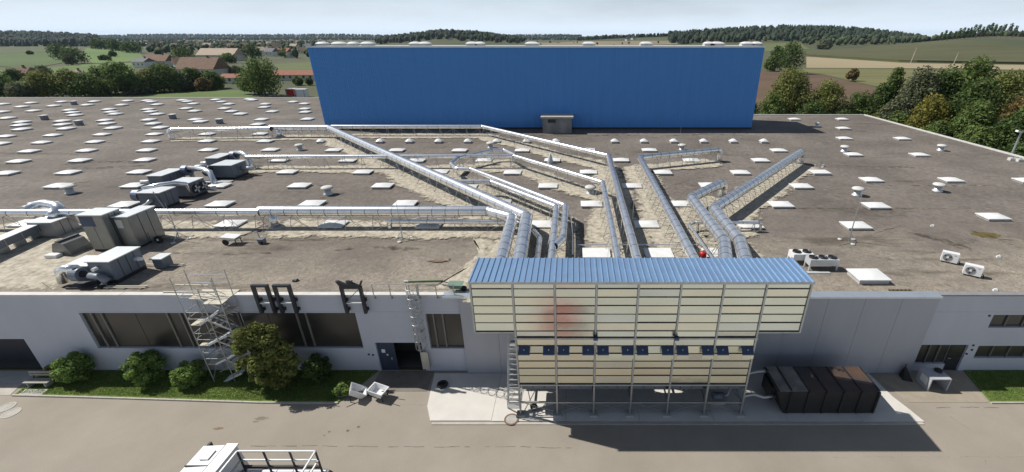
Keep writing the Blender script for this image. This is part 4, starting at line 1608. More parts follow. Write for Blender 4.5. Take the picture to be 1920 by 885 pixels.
for i, (px, w_) in enumerate(((602, 1.7), (633, 2.2), (660, 1.5), (687, 2.0), (777, 1.8), (795, 1.9), (884, 2.0), (899, 1.6), (997, 2.4), (1104, 2.3), (1212, 2.2), (1330, 1.8), (1345, 2.6), (1402, 2.2), (1420, 1.8))):
    X = (px - CXP) / K_H * 88.5
    t = thing('rooftop_dome', (X, 88.5, BLTOP), '%s white dome from the left along the top of the blue hall' % ORD[i], 'skylight', 'white domes on top of the blue hall')
    MB().box(-w_ / 2, w_ / 2, -.8, .8, 0, .35).build('curb', M_WCOPE).parent = t
    q = MB()
    kk = 6
    for ii in range(kk + 1):
        for jj in range(kk + 1):
            u, v = -1 + 2 * ii / kk, -1 + 2 * jj / kk
            q.v.append((u * (w_ / 2 + .1), v * .9, .36 + .32 * (1 - u ** 4) * (1 - v ** 4)))
    for ii in range(kk):
        for jj in range(kk):
            q.f.append((ii * 7 + jj, (ii + 1) * 7 + jj, (ii + 1) * 7 + jj + 1, ii * 7 + jj + 1))
    q.build('dome', M_WHITE, None, True).parent = t
# hut at its foot
hut = thing('roof_hut', (-2.9, 80.0, ROOF), 'weathered grey concrete hut at the foot of the blue hall', 'hut')
MB().box(-5.45, -.3, 78.6, BLY0 - .1, ROOF, 9.1).build('wall', M_DCONC, hut)
MB().box(-5.75, 0, 78.3, BLY0 - .1, 9.1, 9.38).build('roof_slab', M_CONC, hut)
MB().box(-4.5, -3.1, 78.55, 78.6, 8.3, 8.9).build('louvre', M_DARKST, hut)
dd = MB().box(-2.4, -1.3, 78.54, 78.6, ROOF + .1, 8.3).build('door', mat('hut_door', (.3, .3, .31), .7), hut)
MB().box(-2.35, -2.25, 78.5, 78.54, 7.3, 7.4).build('handle', M_DARKST, dd)


# ================================================================== machines on the roof
def fan_scroll(c, r, wd, axis, parent, m=M_AHU, outlet=True):
    """snail shaped fan housing"""
    c = Vector(c)
    ax = Vector((1, 0, 0)) if axis == 'x' else Vector((0, 1, 0))
    sd = Vector((0, 1, 0)) if axis == 'x' else Vector((1, 0, 0))
    mb = MB()
    n = 18
    prof = []
    for j in range(n):
        a = 2 * PI * j / n
        rr = r * (0.82 + 0.22 * j / n)
        prof.append(c + sd * math.cos(a) * rr + Vector((0, 0, math.sin(a) * rr)))
    o = len(mb.v)
    for s in (-1, 1):
        for q in prof:
            mb.v.append(tuple(q + ax * s * wd / 2))
    mb.f.append(tuple(range(n)))
    mb.f.append(tuple(reversed(range(n, 2 * n))))
    for j in range(n):
        j2 = (j + 1) % n
        mb.f.append((j, n + j, n + j2, j2))
    f = mb.build('fan_housing', m, parent)
    MB().cyl(c + ax * (wd / 2 - .01), c + ax * (wd / 2 + .1), r * .45, n=16).build('fan_inlet', M_DARKST, f)
    return f


def unit(name, label, x0, x1, y0, y1, z0, z1, parts=(), m=M_AHU, lid=M_AHULID, over=.08, seams=2, group='grey air units on the roof'):
    t = thing(name, ((x0 + x1) / 2, y0, ROOF), label, 'air unit', group)
    MB().box(x0, x1, y0, y1, z0, z1).build('casing', m, t)
    MB().box(x0 - over, x1 + over, y0 - over, y1 + over, z1 + .002, z1 + .07).build('lid', lid, t)
    b = MB()
    b.box(x0 + .05, x0 + .17, y0, y1, ROOF, z0 - .002).box(x1 - .17, x1 - .05, y0, y1, ROOF, z0 - .002)
    b.box(x0 + .17, x1 - .17, y0 + .05, y0 + .15, z0 - .15, z0 - .002)
    b.build('base_frame', M_DARKST, t)
    for k in range(seams):
        y = y0 + (y1 - y0) * (k + 1) / (seams + 1)
        MB().box(x1, x1 + .012, y - .02, y + .02, z0 + .02, z1 - .02).build('panel_seam', M_DARKST, t)
    k = max(1, int((x1 - x0) / .9))
    for j in range(k):
        a = x0 + (x1 - x0) * j / k
        MB().box(a + .06, a + (x1 - x0) / k - .06, y0 - .02, y0, z0 + .1, z1 - .12).build('access_panel', m, t)
    return t


# tall grey pair
u = unit('tall_air_unit', 'tall grey sheet metal box, left and higher of the tall pair', -38.5, -36.62, 31.6, 33.1, 6.6, 9.5, m=mat('unit_olive_grey', (.27, .28, .275), .42, .55, var=.1))
MB().box(-38.46, -37.4, 31.56, 31.578, 8.6, 9.4).build('louvre_panel', M_BLUEMET, u)
u = unit('tall_air_unit', 'tall grey box with dark right side, right and lower of the tall pair', -36.5, -35.3, 32.2, 34.6, 6.6, 9.12, m=MATS['unit_olive_grey'])
MB().box(-36.4, -35.9, 32.16, 32.18, 8.2, 8.9).build('hatch', M_AHULID, u)
# hose stand and wheel right of the pair
q = G(300, 455)
st = thing('hose_trolley', q, 'thin frame trolley with black wheel right of the tall grey units', 'trolley')
mb = MB()
for dx in (-1.6, -.9):
    mb.bar(q + Vector((dx, .2, 0)), q + Vector((dx - .3, .5, 2.2)), .05)
mb.bar(q + Vector((-1.9, .7, 2.2)), q + Vector((-1.2, .7, 2.2)), .05).bar(q + Vector((-1.7, .3, 1.0)), q + Vector((-1.0, .3, 1.0)), .05)
mb.bar(q + Vector((-.9, .2, .15)), q + Vector((0, 0, .3)), .05)
mb.build('frame', M_ZINC, st)
MB().cyl(q + Vector((.0, -.08, .32)), q + Vector((.0, .08, .32)), .32, n=16).build('wheel', M_RUBBER, st, True)
MB().cyl(q + Vector((.0, -.1, .32)), q + Vector((.0, -.081, .32)), .1, n=10).build('hub', M_WPAINT, st)
for k in range(3):
    MB().bar(q + Vector((-1.3 + .3 * k, .1, .03)), q + Vector((-1.3 + .3 * k, .1, .9)), .04).build('bar', M_ZINC, st)
MB().bar(q + Vector((-2.3, .6, 2.3)), q + Vector((-1.3, .7, 2.45)), .14).build('tray', M_AHULID, st)

# front left unit with fans
u = unit('air_unit', 'long grey box unit with fans nearest the front edge at left', -33.25, -31.7, 26.5, 28.75, 6.75, 8.13, seams=3)
fan_scroll((-33.9, 26.25, 7.35), .52, .55, 'x', u)
MB().tube([(-33.9, 26.3, 7.75), (-34.7, 26.3, 7.75), (-35.1, 26.25, 7.55), (-35.2, 26.2, 6.7)], .27, 14).build('fan_pipe', M_STEEL, u, True)
MB().tube([(-33.0, 26.1, 7.3), (-32.3, 26.1, 7.2), (-32.0, 26.15, 6.8)], [.22, .22, .3], 12).build('fan_pipe', M_AHU, u, True)
MB().cyl((-32.55, 26.35, 7.75), (-32.55, 26.05, 7.75), .12, n=10).build('valve', M_WPAINT, u)
MB().cyl((-31.7, 28.2, 7.5), (-31.2, 28.2, 7.5), .2, .12, n=12).build('outlet', M_WPAINT, u, True)
MB().box(-34.6, -32.2, 25.7, 26.6, 6.46, 6.58).build('skid', M_DARKST, u)
u = unit('air_unit', 'white lidded grey box beside the front left unit', -35.55, -34.1, 27.1, 28.5, 6.75, 7.5, lid=M_WPAINT, over=.14)
u = thing('roof_hood', (-39.9, 31.5, ROOF), 'dark metal vent hood on the pale gravel left of the tall units', 'vent')
h0 = G(118, 478); h1 = G(158, 462)
mb = MB()
d = (h1 - h0); L_ = d.length; d.normalize(); s_ = Vector((-d.y, d.x, 0))
prof = [(-.75, 0), (-.75, .35), (-.45, .95), (0.0, 1.15), (.45, .95), (.75, .35), (.75, 0)]
vs = [h0 + s_ * a + Vector((0, 0, b)) for a, b in prof] + [h1 + s_ * a + Vector((0, 0, b)) for a, b in prof]
n_ = len(prof)
mb.quadmesh(vs, [(i, i + 1, n_ + i + 1, n_ + i) for i in range(n_ - 1)] + [tuple(reversed(range(n_))), tuple(range(n_, 2 * n_))])
mb.build('hood', mat('hood_metal', (.22, .22, .21), .5, .5), u)
MB().bar(h0 + Vector((0, 0, 1.16)), h1 + Vector((0, 0, 1.16)), .3, .05).build('ridge_opening', M_DARKST, u)
MB().box(h0.x - .8, h0.x + .1, h0.y - .55, h0.y - .05, ROOF, ROOF + .25).build('white_cap', M_WPAINT, u)
# L shaped cabinet right of it
u = unit('air_unit', 'small pale cabinet at the corner of the front left unit', -31.0, -30.3, 28.6, 29.4, 6.5, 7.25, over=.1, seams=0)
# pipes lying on the roof
for x0, y0, x1, y1, l in ((250, 495, 346, 495, 'pale twin rails lying beside the front left unit, rear ones'), (200, 536, 277, 536, 'pale twin rails lying in front of the front left unit')):
    a, b = G(x0, y0, 6.55), G(x1, y1, 6.55)
    t = thing('roof_rails', (a.x, a.y, ROOF), l, 'rails', 'rails lying on the roof')
    for dy in (0, -.18):
        MB().bar(a + Vector((0, dy, 0)), b + Vector((0, dy, 0)), .07).build('rail', M_PALE, t)
    for f in (.1, .5, .9):
        c = a.lerp(b, f)
        MB().box(c.x - .06, c.x + .06, c.y - .3, c.y + .1, ROOF, 6.51).build('sleeper', M_WOOD, t)
# box unit with arched duct at far left and square duct running off
u = unit('air_unit', 'pale grey box under the arched duct at the far left', -46.4, -44.3, 34.3, 36.2, 6.5, 7.75, m=mat('unit_pale', (.42, .42, .42), .5, .3))
MB().tube([G(48, 399, ZD) + Vector((0, .2, 0)), G(62, 386, 8.35), G(84, 382, 8.5), G(106, 386, 8.35), G(116, 398, ZD)], .42, 16).build('arched_duct', M_STEEL, u, True)
MB().tube([(-45.3, 35.3, 7.8), (-45.3, 35.8, 8.3)], .4, 16).build('neck', M_STEEL, u, True)
u = thing('square_duct', G(0, 468), 'dark grey square duct running off at the left edge', 'duct')
a, b = G(-60, 480, 7.3), G(72, 424, 7.3)
MB().bar(a, b, .85, .6).build('body', M_AHU, u)
MB().bar(a + Vector((0, .1, .32)), b + Vector((0, .1, .32)), .95, .04).build('lid', M_AHULID, u)
for f in (.15, .4, .65, .9):
    c = a.lerp(b, f)
    MB().box(c.x - .08, c.x + .08, c.y - .4, c.y + .4, ROOF, 6.99).build('stand', M_ZINC, u)
    MB().bar(c - (b - a).normalized() * .03, c + (b - a).normalized() * .03, .92, .66).build('flange', M_ZINC, u)

# group behind the long left duct
u = unit('air_unit', 'grey box unit with blue fan, front one of the left pair', -42.9, -40.7, 40.9, 42.8, 6.7, 8.13, m=M_AHU)
fan_scroll((-43.4, 41.5, 7.75), .62, .6, 'x', u, mat('fan_blue_grey', (.2, .24, .33), .45, .4))
MB().tube([(-43.3, 42.0, 8.2), (-42.4, 43.1, 8.3), (-41.4, 43.7, 8.3), (-40.7, 44.3, 8.0), (-40.6, 44.4, 6.6)], .24, 14).build('fan_pipe', M_STEEL, u, True)
MB().tube([(-42.8, 40.7, 6.75), (-42.0, 40.6, 7.1), (-41.5, 40.65, 7.5)], .17, 12).build('side_pipe', M_AHULID, u, True)
MB().bar((-40.5, 40.7, 6.5), (-41.2, 40.9, 8.3), .08).build('strut', M_ZINC, u)
u = unit('air_unit', 'pale lidded box with two axial fans in the left group', -42.6, -40.4, 44.2, 46.2, 6.7, 8.1, over=.05)
for k, x in enumerate((-40.38, -40.38)):
    y = 44.75 + k * 1.0
    f = MB().cyl((-40.4, y, 7.35), (-40.2, y, 7.35), .46, n=18).build('fan_ring', M_DARKST, u, True)
    for b_ in range(4):
        an = b_ * PI / 2 + .3
        MB().bar((-40.17, y, 7.35), (-40.17, y + .42 * math.cos(an), 7.35 + .42 * math.sin(an)), .04, .16).build('fan_blade', M_AHULID, f)
MB().cyl((-40.3, 46.1, 6.95), (-39.5, 46.2, 6.9), .22, .3, n=12).build('outlet', M_AHULID, u, True)
u = unit('air_unit', 'long grey box unit at the back of the left pair', -47.0, -45.4, 46.7, 49.6, 6.7, 8.13)
fan_scroll((-45.0, 49.6, 8.0), .66, .55, 'x', u, MATS['fan_blue_grey'])
MB().tube([(-44.8, 49.6, 8.25), (-42.6, 49.2, 8.2), (-41.6, 48.7, 8.0), (-41.1, 48.2, 7.2), (-40.9, 48.0, 6.5)], .3, 14).build('fan_pipe', M_STEEL, u, True)
MB().cyl((-47.0, 47.2, 7.35), (-48.2, 47.0, 7.35), .24, n=12).build('outlet', M_AHULID, u, True)
MB().cyl((-45.4, 47.0, 7.3), (-43.2, 47.3, 7.3), .22, n=12).build('side_pipe', M_AHULID, u, True)
# rear group
u = unit('air_unit', 'grey box unit of the rear group, farther one', -46.5, -44.9, 54.4, 57.0, 6.7, 8.13)
fan_scroll((-44.4, 56.6, 8.0), .66, .55, 'x', u, MATS['fan_blue_grey'])
MB().tube([(-44.2, 56.6, 8.3), (-43.0, 56.2, 8.4), (-42.2, 55.8, 8.2), (-41.6, 55.2, 7.2), (-41.5, 55.0, 6.5)], .3, 14).build('fan_pipe', M_STEEL, u, True)
MB().cyl((-46.5, 54.9, 7.4), (-47.5, 54.8, 7.4), .24, n=12).build('outlet', M_AHULID, u, True)
u = unit('air_unit', 'broad grey box unit of the rear group, nearer one', -43.2, -40.8, 51.0, 53.5, 6.7, 8.13)
fan_scroll((-43.5, 50.8, 7.6), .7, .6, 'x', u)
MB().tube([(-43.5, 50.6, 8.2), (-44.5, 50.5, 8.1), (-45.2, 50.3, 7.6), (-45.0, 50.0, 6.5)], .26, 14).build('fan_pipe', M_AHULID, u, True)
MB().cyl((-40.8, 52.6, 7.4), (-39.4, 52.8, 7.3), .28, .2, n=12).build('outlet', M_AHULID, u, True)
MB().bar((-40.6, 51.0, 6.9), (-39.0, 51.2, 6.9), .05).bar((-39.0, 51.2, 6.9), (-38.9, 51.2, 6.46), .05).build('bracket', M_DARKST, u)
MB().box(-45.6, -40.4, 49.4, 50.2, 6.47, 6.6).build('skid', M_ZINC, u)


# condensers by the cooler's right end
def condenser(label, x0, x1, y0, y1, z0, z1, nf, m):
    t = thing('condenser', ((x0 + x1) / 2, y0, ROOF), label, 'condenser', 'flat fan condensers')
    MB().box(x0, x1, y0, y1, z0, z1).build('casing', m, t)
    for k in range(nf):
        x = x0 + (x1 - x0) * (k + .5) / nf
        f = MB().lathe((x, (y0 + y1) / 2, z1), [(.3, 0), (.3, .1), (.26, .1), (.26, .02)], 18).build('fan_ring', M_DARKST, t, True)
        for b_ in range(4):
            an = b_ * PI / 2 + k
            MB().bar((x, (y0 + y1) / 2, z1 + .06), (x + .24 * math.cos(an), (y0 + y1) / 2 + .24 * math.sin(an), z1 + .06), .1, .015).build('fan_blade', M_RUBBER, f)
    for x in (x0 + .06, x1 - .06):
        for y in (y0 + .06, y1 - .06):
            MB().box(x - .05, x + .05, y - .05, y + .05, ROOF, z0 - .001).build('leg', m, t)
    return t


condenser('white condenser with two fans, rear one right of the cooler', 16.55, 18.05, 29.3, 30.2, 6.8, 7.3, 2, M_WPAINT)
condenser('grey condenser with three fans, front one right of the cooler', 17.3, 19.4, 28.3, 29.1, 6.85, 7.35, 3, M_AHULID)
a = G(1530, 511)
t = thing('roof_plank', a, 'pale plank lying in front of the condensers', 'plank')
MB().box(a.x - .9, a.x + 1.0, a.y - .14, a.y + .14, ROOF, ROOF + .06).build('board', M_AHULID, t)
MB().box(a.x - .8, a.x - .7, a.y - .14, a.y + .14, ROOF + .061, ROOF + .09).build('batten', M_ZINC, t)


def split_ac(label, cx_, cy_, ang):
    t = thing('air_conditioner', (cx_, cy_, ROOF), label, 'air conditioner', 'white outdoor air conditioners on the roof')
    t.rotation_euler = (0, 0, ang)
    def P(mb, nm, m, par=None, sm=False):
        o = mb.build(nm, m, None, sm)
        o.parent = par or t
        return o
    P(MB().box(-.5, .5, -.2, .25, .12, .84), 'casing', M_WPAINT)
    g = P(MB().cyl((-.15, -.2, .48), (-.15, -.225, .48), .28, n=24), 'fan_grille', mat('grille_grey', (.25, .25, .26), .6))
    P(MB().cyl((-.15, -.226, .48), (-.15, -.24, .48), .09, n=14), 'fan_hub', M_WPAINT, g)
    for k in range(3):
        an = 2 * PI * k / 3 + .4
        P(MB().bar((-.15, -.232, .48), (-.15 + .25 * math.cos(an), -.232, .48 + .25 * math.sin(an)), .07, .01, (0, 1, 0)), 'fan_blade', M_DARKST, g)
    P(MB().box(-.42, -.3, -.2, .25, 0, .12), 'foot', M_DARKST)
    P(MB().box(.3, .42, -.2, .25, 0, .12), 'foot', M_DARKST)
    P(MB().box(.22, .34, -.205, -.2, .68, .72), 'badge', M_AHU)
    P(MB().tube([(.5, 0, .3), (.65, 0, .25), (.7, 0, .02)], .03, 8), 'hose', M_RUBBER)


split_ac('white outdoor air conditioner on the right roof, rear one of two', 28.6, 29.65, math.radians(-36))
split_ac('white outdoor air conditioner on the right roof, front one of two', 28.65, 27.6, math.radians(-36))

# wheelbarrow and small machine
q = G(440, 456)
t = thing('wheelbarrow', q, 'white tub wheelbarrow left on the front roof', 'wheelbarrow')
MB().quadmesh([q + Vector(v) for v in ((-.55, -.3, .35), (.3, -.3, .35), (.3, .3, .35), (-.55, .3, .35), (-.75, -.42, .75), (.5, -.42, .65), (.5, .42, .65), (-.75, .42, .75))],
              [(0, 3, 2, 1), (0, 1, 5, 4), (1, 2, 6, 5), (2, 3, 7, 6), (3, 0, 4, 7), (4, 5, 6, 7)]).build('tub', M_WPAINT, t)
MB().cyl(q + Vector((-.45, -.36, .25)), q + Vector((-.45, -.28, .25)), .25, n=16).build('wheel', M_RUBBER, t, True)
for s_ in (-.3, .3):
    MB().bar(q + Vector((-.4, s_, .3)), q + Vector((1.0, s_, .72)), .05).build('handle', M_DARKST, t)
    MB().bar(q + Vector((.35, s_, .5)), q + Vector((.4, s_, 0)), .05).build('leg', M_DARKST, t)
q = G(492, 456)
t = thing('roof_machine', q, 'small grey hand machine right of the wheelbarrow', 'machine')
MB().box(q.x - .2, q.x + .25, q.y - .2, q.y + .2, ROOF + .05, ROOF + .45).build('body', M_AHU, t)
MB().bar(q + Vector((-.15, .1, .45)), q + Vector((-.35, .25, .95)), .06).build('handle', M_ZINC, t)
MB().cyl(q + Vector((.1, -.26, .14)), q + Vector((.1, -.2, .14)), .14, n=12).build('wheel', M_RUBBER, t, True)
# scattered bits
for x, y, l, m_ in ((555, 527, 'small black scrap lying on the front gravel', M_DARKST), (1748, 424, 'white torn sheet lying near the moss stain', M_WPAINT), (1872, 482, 'short white pipe stub on the right roof', M_WPAINT),
                    (1866, 545, 'short white peg near the right front edge', M_WPAINT)):
    q = G(x, y)
    t = thing('roof_scrap', q, l, 'scrap')
    MB().quadmesh([q + Vector(v) for v in ((-.22, -.1, .01), (.1, -.14, .01), (.2, .1, .01), (-.1, .14, .01), (-.18, -.05, .16), (.06, -.1, .1), (.12, .08, .2), (-.08, .1, .12))],
                  [(0, 3, 2, 1), (0, 1, 5, 4), (1, 2, 6, 5), (2, 3, 7, 6), (3, 0, 4, 7), (4, 5, 6, 7)]).build('piece', m_, t)
q = G(1692, 548)
t = thing('ladder_piece', q, 'short dark wooden rack lying by the right front edge', 'rack')
for k in range(6):
    MB().bar(q + Vector((-.75 + .27 * k, .25, .12)), q + Vector((-.6 + .27 * k, -.15, .05)), .06).build('slat', mat('old_wood', (.13, .11, .05), .9), t)
MB().bar(q + Vector((-.8, .25, .06)), q + Vector((.7, .25, .06)), .06).build('runner', MATS['old_wood'], t)
MB().bar(q + Vector((-.65, -.15, .0)), q + Vector((.85, -.15, .0)), .06).build('runner', MATS['old_wood'], t)
q = G(1850, 440)
M_MOSS = mat('moss', (.075, .06, .015), .95, col2=(.16, .125, .03), scale=2)
vs = [(q.x + 1.3 * math.cos(a) * random.uniform(.7, 1.15), q.y + .75 * math.sin(a) * random.uniform(.7, 1.15), ROOF + .005) for a in [2 * PI * k / 22 for k in range(22)]]
mm = MB()
mm.v = vs
mm.f = [tuple(range(22))]
mm.build('moss_patch', M_MOSS, hall)


# lightning masts
def mast(px, py, h, label, lean=(0, 0), tripod=True, r=.035):
    q = G(px, py)
    t = thing('lightning_mast', q, label, 'mast', 'thin lightning masts on the roof')
    MB().tube([q, q + Vector((lean[0] * .5, lean[1] * .5, h * .5)), q + Vector((lean[0], lean[1], h))], [r, r * .8, r * .35], 8).build('rod', M_ZINC, t)
    if tripod:
        for k in range(3):
            a = 2 * PI * k / 3 + .5
            e = q + Vector((.65 * math.cos(a), .65 * math.sin(a), .06))
            MB().bar(q + Vector((0, 0, .75)), e, .035).build('leg', M_ZINC, t)
            MB().lathe(e - Vector((0, 0, .06)), [(.17, 0), (.17, .09), (.1, .1)], 12).build('foot_block', M_WCOPE, t, True)


mast(1591, 452, 4.3, 'tall white lightning mast in front of the right skylights', r=.05)
mast(1538, 311, 4.1, 'thin white lightning mast behind the long right duct', r=.05)
mast(1272, 288, 4.2, 'thin lightning mast behind the medium duct', r=.03)
mast(1186, 414, 3.4, 'thin grey rod between the slender duct and medium duct', tripod=False, r=.03)
mast(755, 448, 3.6, 'lightning mast with white tripod feet in front of the thick left duct')
mast(338, 450, 3.4, 'lightning mast with tripod right of the tall grey units')
mast(998, 300, 2.4, 'short thin rod between the bent ducts', tripod=False, r=.03)
q = G(1032, 306)
t = thing('roof_cone', q, 'pale pointed cone vent between the bent thin ducts', 'vent')
MB().lathe(q, [(.42, 0), (.4, .3), (.12, 1.3), (.02, 1.4)], 14).build('cone', M_AHULID, t, True)
MB().lathe(q, [(.6, 0), (.6, .05), (.44, .06)], 14).build('flange', M_ZINC, t, True)
# lamp posts on the right edge
for px, py, h, l in ((1877, 288, 3.2, 'grey lamp post with white head behind the right roof edge'), (1898, 298, 2.9, 'thin lamp post with arm nearest the picture edge on the right')):
    q = G(px, py)
    q.x = 64.5
    t = thing('lamp_post', (q.x, q.y, 0), l, 'lamp post', 'lamp posts beyond the right roof edge')
    MB().tube([(q.x, q.y, 0), (q.x, q.y, ROOF + h)], [.17, .13], 10).build('pole', M_ZINC, t)
    MB().bar((q.x - .1, q.y, ROOF + h), (q.x - .7, q.y, ROOF + h + .15), .45, .25).build('lamp_head', M_WPAINT, t)
q = G(1845, 300)
for k, (x, y) in enumerate(((1897, 300), (1912, 302))):
    q = G(x, y)
    t = thing('edge_block', q, 'pale concrete block on the right roof edge, %s one' % ('left', 'right')[k], 'block')
    MB().prism([(q.x - .5, q.y - .3), (q.x + .5, q.y - .3), (q.x + .4, q.y + .3), (q.x - .4, q.y + .3)], ROOF, ROOF + .35).build('block', M_WCOPE, t)
    MB().box(q.x - .1, q.x + .1, q.y - .1, q.y + .1, ROOF + .351, ROOF + .45).build('eye', M_ZINC, t)
# red valve behind the cooler
q = G(1318, 478, 7.2)
t = thing('red_valve', (q.x, q.y, ROOF), 'bright red valve drum between ducts behind the cooler', 'valve')
MB().lathe((q.x, q.y, 6.9), [(.2, 0), (.26, .06), (.26, .5), (.18, .6), (.02, .62)], 16).build('drum', M_RED, t, True)
MB().tube([(q.x, q.y, 7.0), (q.x + .5, q.y, 7.0), (q.x + .55, q.y, ROOF)], .07, 10).build('pipe', M_DARKST, t, True)


# ================================================================== the cooler in front of the hall
CX = [-5.71, -3.37, -1.03, 1.29, 3.62, 5.98, 8.35, 10.7, 13.15]
CY0, CY1 = 20.9, 23.5
cool = thing('air_cooler', (3.7, CY0, 0), 'big metal clad air cooler standing on posts before the hall', 'air cooler')
ZU = [9.86, 9.42, 8.87, 8.31, 7.74, 7.15, 6.57, 6.15]
ZL = [5.98, 5.50, 4.93, 4.36, 3.81, 3.24, 2.62]
M_DRIP = mat('drip_metal', (.10, .10, .10), .5, .5)
PANMATS = [M_PANEL, mat('cooler_panel_warm', (.74, .73, .62), .25, 1.0, var=.08, scale=.35, bump=.14, bscale=1.6, stretch=(.4, 1, 1.2)),
           mat('cooler_panel_cool', (.64, .67, .63), .19, 1.0, var=.08, scale=.35, bump=.14, bscale=1.6, stretch=(.4, 1, 1.2))]
for c in range(8):
    x0, x1 = CX[c] + .07, CX[c + 1] - .07
    rows_ = range(6) if c in (0, 7) else range(7)
    for r in rows_:
        tilt = random.uniform(-.012, .012)
        zt, zb = ZU[r] - .03, ZU[r + 1] + .035
        mb = MB().quadmesh([(x0, CY0 + tilt, zb), (x1, CY0 + tilt, zb), (x1, CY0 - tilt, zt), (x0, CY0 - tilt, zt), (x0, CY0 + .06, zb), (x1, CY0 + .06, zb), (x1, CY0 + .06, zt), (x0, CY0 + .06, zt)],
                           [(0, 1, 2, 3), (4, 7, 6, 5), (0, 4, 5, 1), (3, 2, 6, 7), (0, 3, 7, 4), (1, 5, 6, 2)])
        mb.build('panel', PANMATS[random.choice((0, 0, 1, 2))], cool)
        MB().box(x0, x1, CY0 - .045, CY0 + .05, zb - .027, zb - .012).build('drip_edge', M_DRIP, cool)
    if c in (0, 7):
        continue
    for r in range(6):
        tilt = random.uniform(-.012, .012)
        zt, zb = ZL[r] - .03, ZL[r + 1] + .035
        mb = MB().quadmesh([(x0, CY0 + tilt, zb), (x1, CY0 + tilt, zb), (x1, CY0 - tilt, zt), (x0, CY0 - tilt, zt), (x0, CY0 + .06, zb), (x1, CY0 + .06, zb), (x1, CY0 + .06, zt), (x0, CY0 + .06, zt)],
                           [(0, 1, 2, 3), (4, 7, 6, 5), (0, 4, 5, 1), (3, 2, 6, 7), (0, 3, 7, 4), (1, 5, 6, 2)])
        mb.build('panel', PANMATS[random.choice((0, 0, 1, 2))], cool)
        MB().box(x0, x1, CY0 - .045, CY0 + .05, zb - .027, zb - .012).build('drip_edge', M_DRIP, cool)
# hoods over the inspection openings: two to a bay
for c in range(1, 7):
    for hx0, hx1 in ((CX[c] + .12, CX[c] + .80), (CX[c + 1] - .76, CX[c + 1] - .08)):
        h = MB().quadmesh([(hx0, CY0 - .01, 5.48), (hx1, CY0 - .01, 5.48), (hx1, CY0 - .34, 5.16), (hx0, CY0 - .34, 5.16),
                           (hx0, CY0 - .01, 5.45), (hx1, CY0 - .01, 5.45), (hx1, CY0 - .34, 5.08), (hx0, CY0 - .34, 5.08)],
                          [(0, 3, 2, 1), (4, 5, 6, 7), (3, 7, 6, 2), (0, 4, 7, 3), (1, 2, 6, 5), (0, 1, 5, 4)]).build('hood', M_BLUEMET, cool)  # navy base colour carries the reflected blue of the sky
        MB().box(hx0, hx1, CY0 - .335, CY0 - .30, 4.80, 5.08).build('hood_flap', M_PANEL, h)
        xm = (hx0 + hx1) / 2
        MB().box(xm - .02, xm + .02, CY0 - .22, CY0 - .18, 5.34, 5.40).build('hood_knob', M_WPAINT, h)
# posts and rails
for i, x in enumerate(CX):
    zb = .08 if 1 <= i <= 7 else 6.48
    p_ = MB().box(x - .05, x + .05, CY0 - .07, CY0 + .09, zb, 9.9)
    p_.build('post', M_ZINC, cool)
    MB().box(x - .05, x + .05, CY1 - .1, CY1, zb, 9.9).build('post', M_ZINC, cool)
    if 1 <= i <= 7:
        for y in (CY0, CY1 - .05):
            MB().box(x - .26, x + .26, y - .22, y + .24, 0.0, .16).build('foot_block', M_CONC, cool)
MB().box(CX[1] - .1, CX[7] + .1, CY0 - .09, CY0 + .0, 6.02, 6.12).build('rail', M_ZINC, cool)
MB().box(CX[1], CX[7], CY0 - .09, CY0 - .01, 2.5, 2.6).build('rail', M_ZINC, cool)
for i in (0, 7):
    MB().box(CX[i] + .06, CX[i + 1] - .06, CY0 - .06, CY0 + .06, 6.46, 6.54).build('rail', M_ZINC, cool)
for y in (CY0 + .02, CY1 - .05):
    MB().box(CX[1] + .06, CX[7] - .06, y - .04, y + .04, 1.0, 1.12).build('rail', M_ZINC, cool)
for i in range(1, 8):
    MB().box(CX[i] - .04, CX[i] + .04, CY0 + .1, CY1 - .11, 1.0, 1.12).build('cross_rail', M_ZINC, cool)
for i in range(1, 7):
    MB().bar((CX[i] + .05, CY0 + .05, .2), (CX[i + 1] - .05, CY0 + .05, 1.0), .03).bar((CX[i] + .05, CY0 + .085, 1.0), (CX[i + 1] - .05, CY0 + .085, .2), .03).build('brace', M_ZINC, cool)
for x in (CX[1], CX[7]):
    MB().bar((x, CY0 + .1, .2), (x, CY1 - .1, 1.0), .03).bar((x + .035, CY0 + .1, 1.0), (x + .035, CY1 - .1, .2), .03).bar((x, CY0 + .1, 1.12), (x, CY1 - .1, 2.5), .03).build('brace', M_ZINC, cool)
# body behind the panels, plenum below
MB().box(CX[1] + .06, CX[7] - .06, CY0 + .1, CY1 - .12, 2.45, 9.8).build('body', M_ZINC, cool)
MB().box(CX[0] + .06, CX[1] + .05, CY0 + .1, CY1 - .12, 6.5, 9.8).build('side_body', M_ZINC, cool)
MB().box(CX[7] - .05, CX[8] - .06, CY0 + .1, CY1 - .12, 6.5, 9.8).build('side_body', M_ZINC, cool)
for i in range(1, 7):
    n_ = 3
    for k in range(n_):
        a = CX[i] + .1 + (CX[i + 1] - CX[i] - .2) * k / n_
        b = CX[i] + .1 + (CX[i + 1] - CX[i] - .2) * (k + 1) / n_
        MB().box(a + .02, b - .02, CY0 + .45, CY0 + .5, 1.75, 2.44).build('plenum_panel', M_AHU, cool)
MB().box(CX[1] + .1, CX[7] - .1, CY0 + .52, CY1 - .3, 1.75, 2.44).build('plenum', M_DARKST, cool)  # dark material stands in for the deep shade under the cooler
# two little lamps on the rail
for x in (1.29, 5.98):
    l_ = MB().box(x - .13, x + .13, CY0 - .36, CY0 - .1, 6.16, 6.32).build('lamp_box', M_BLUEMET, cool)
    MB().box(x - .11, x + .11, CY0 - .375, CY0 - .362, 6.0, 6.16).build('lamp_glass', M_WPAINT, l_)
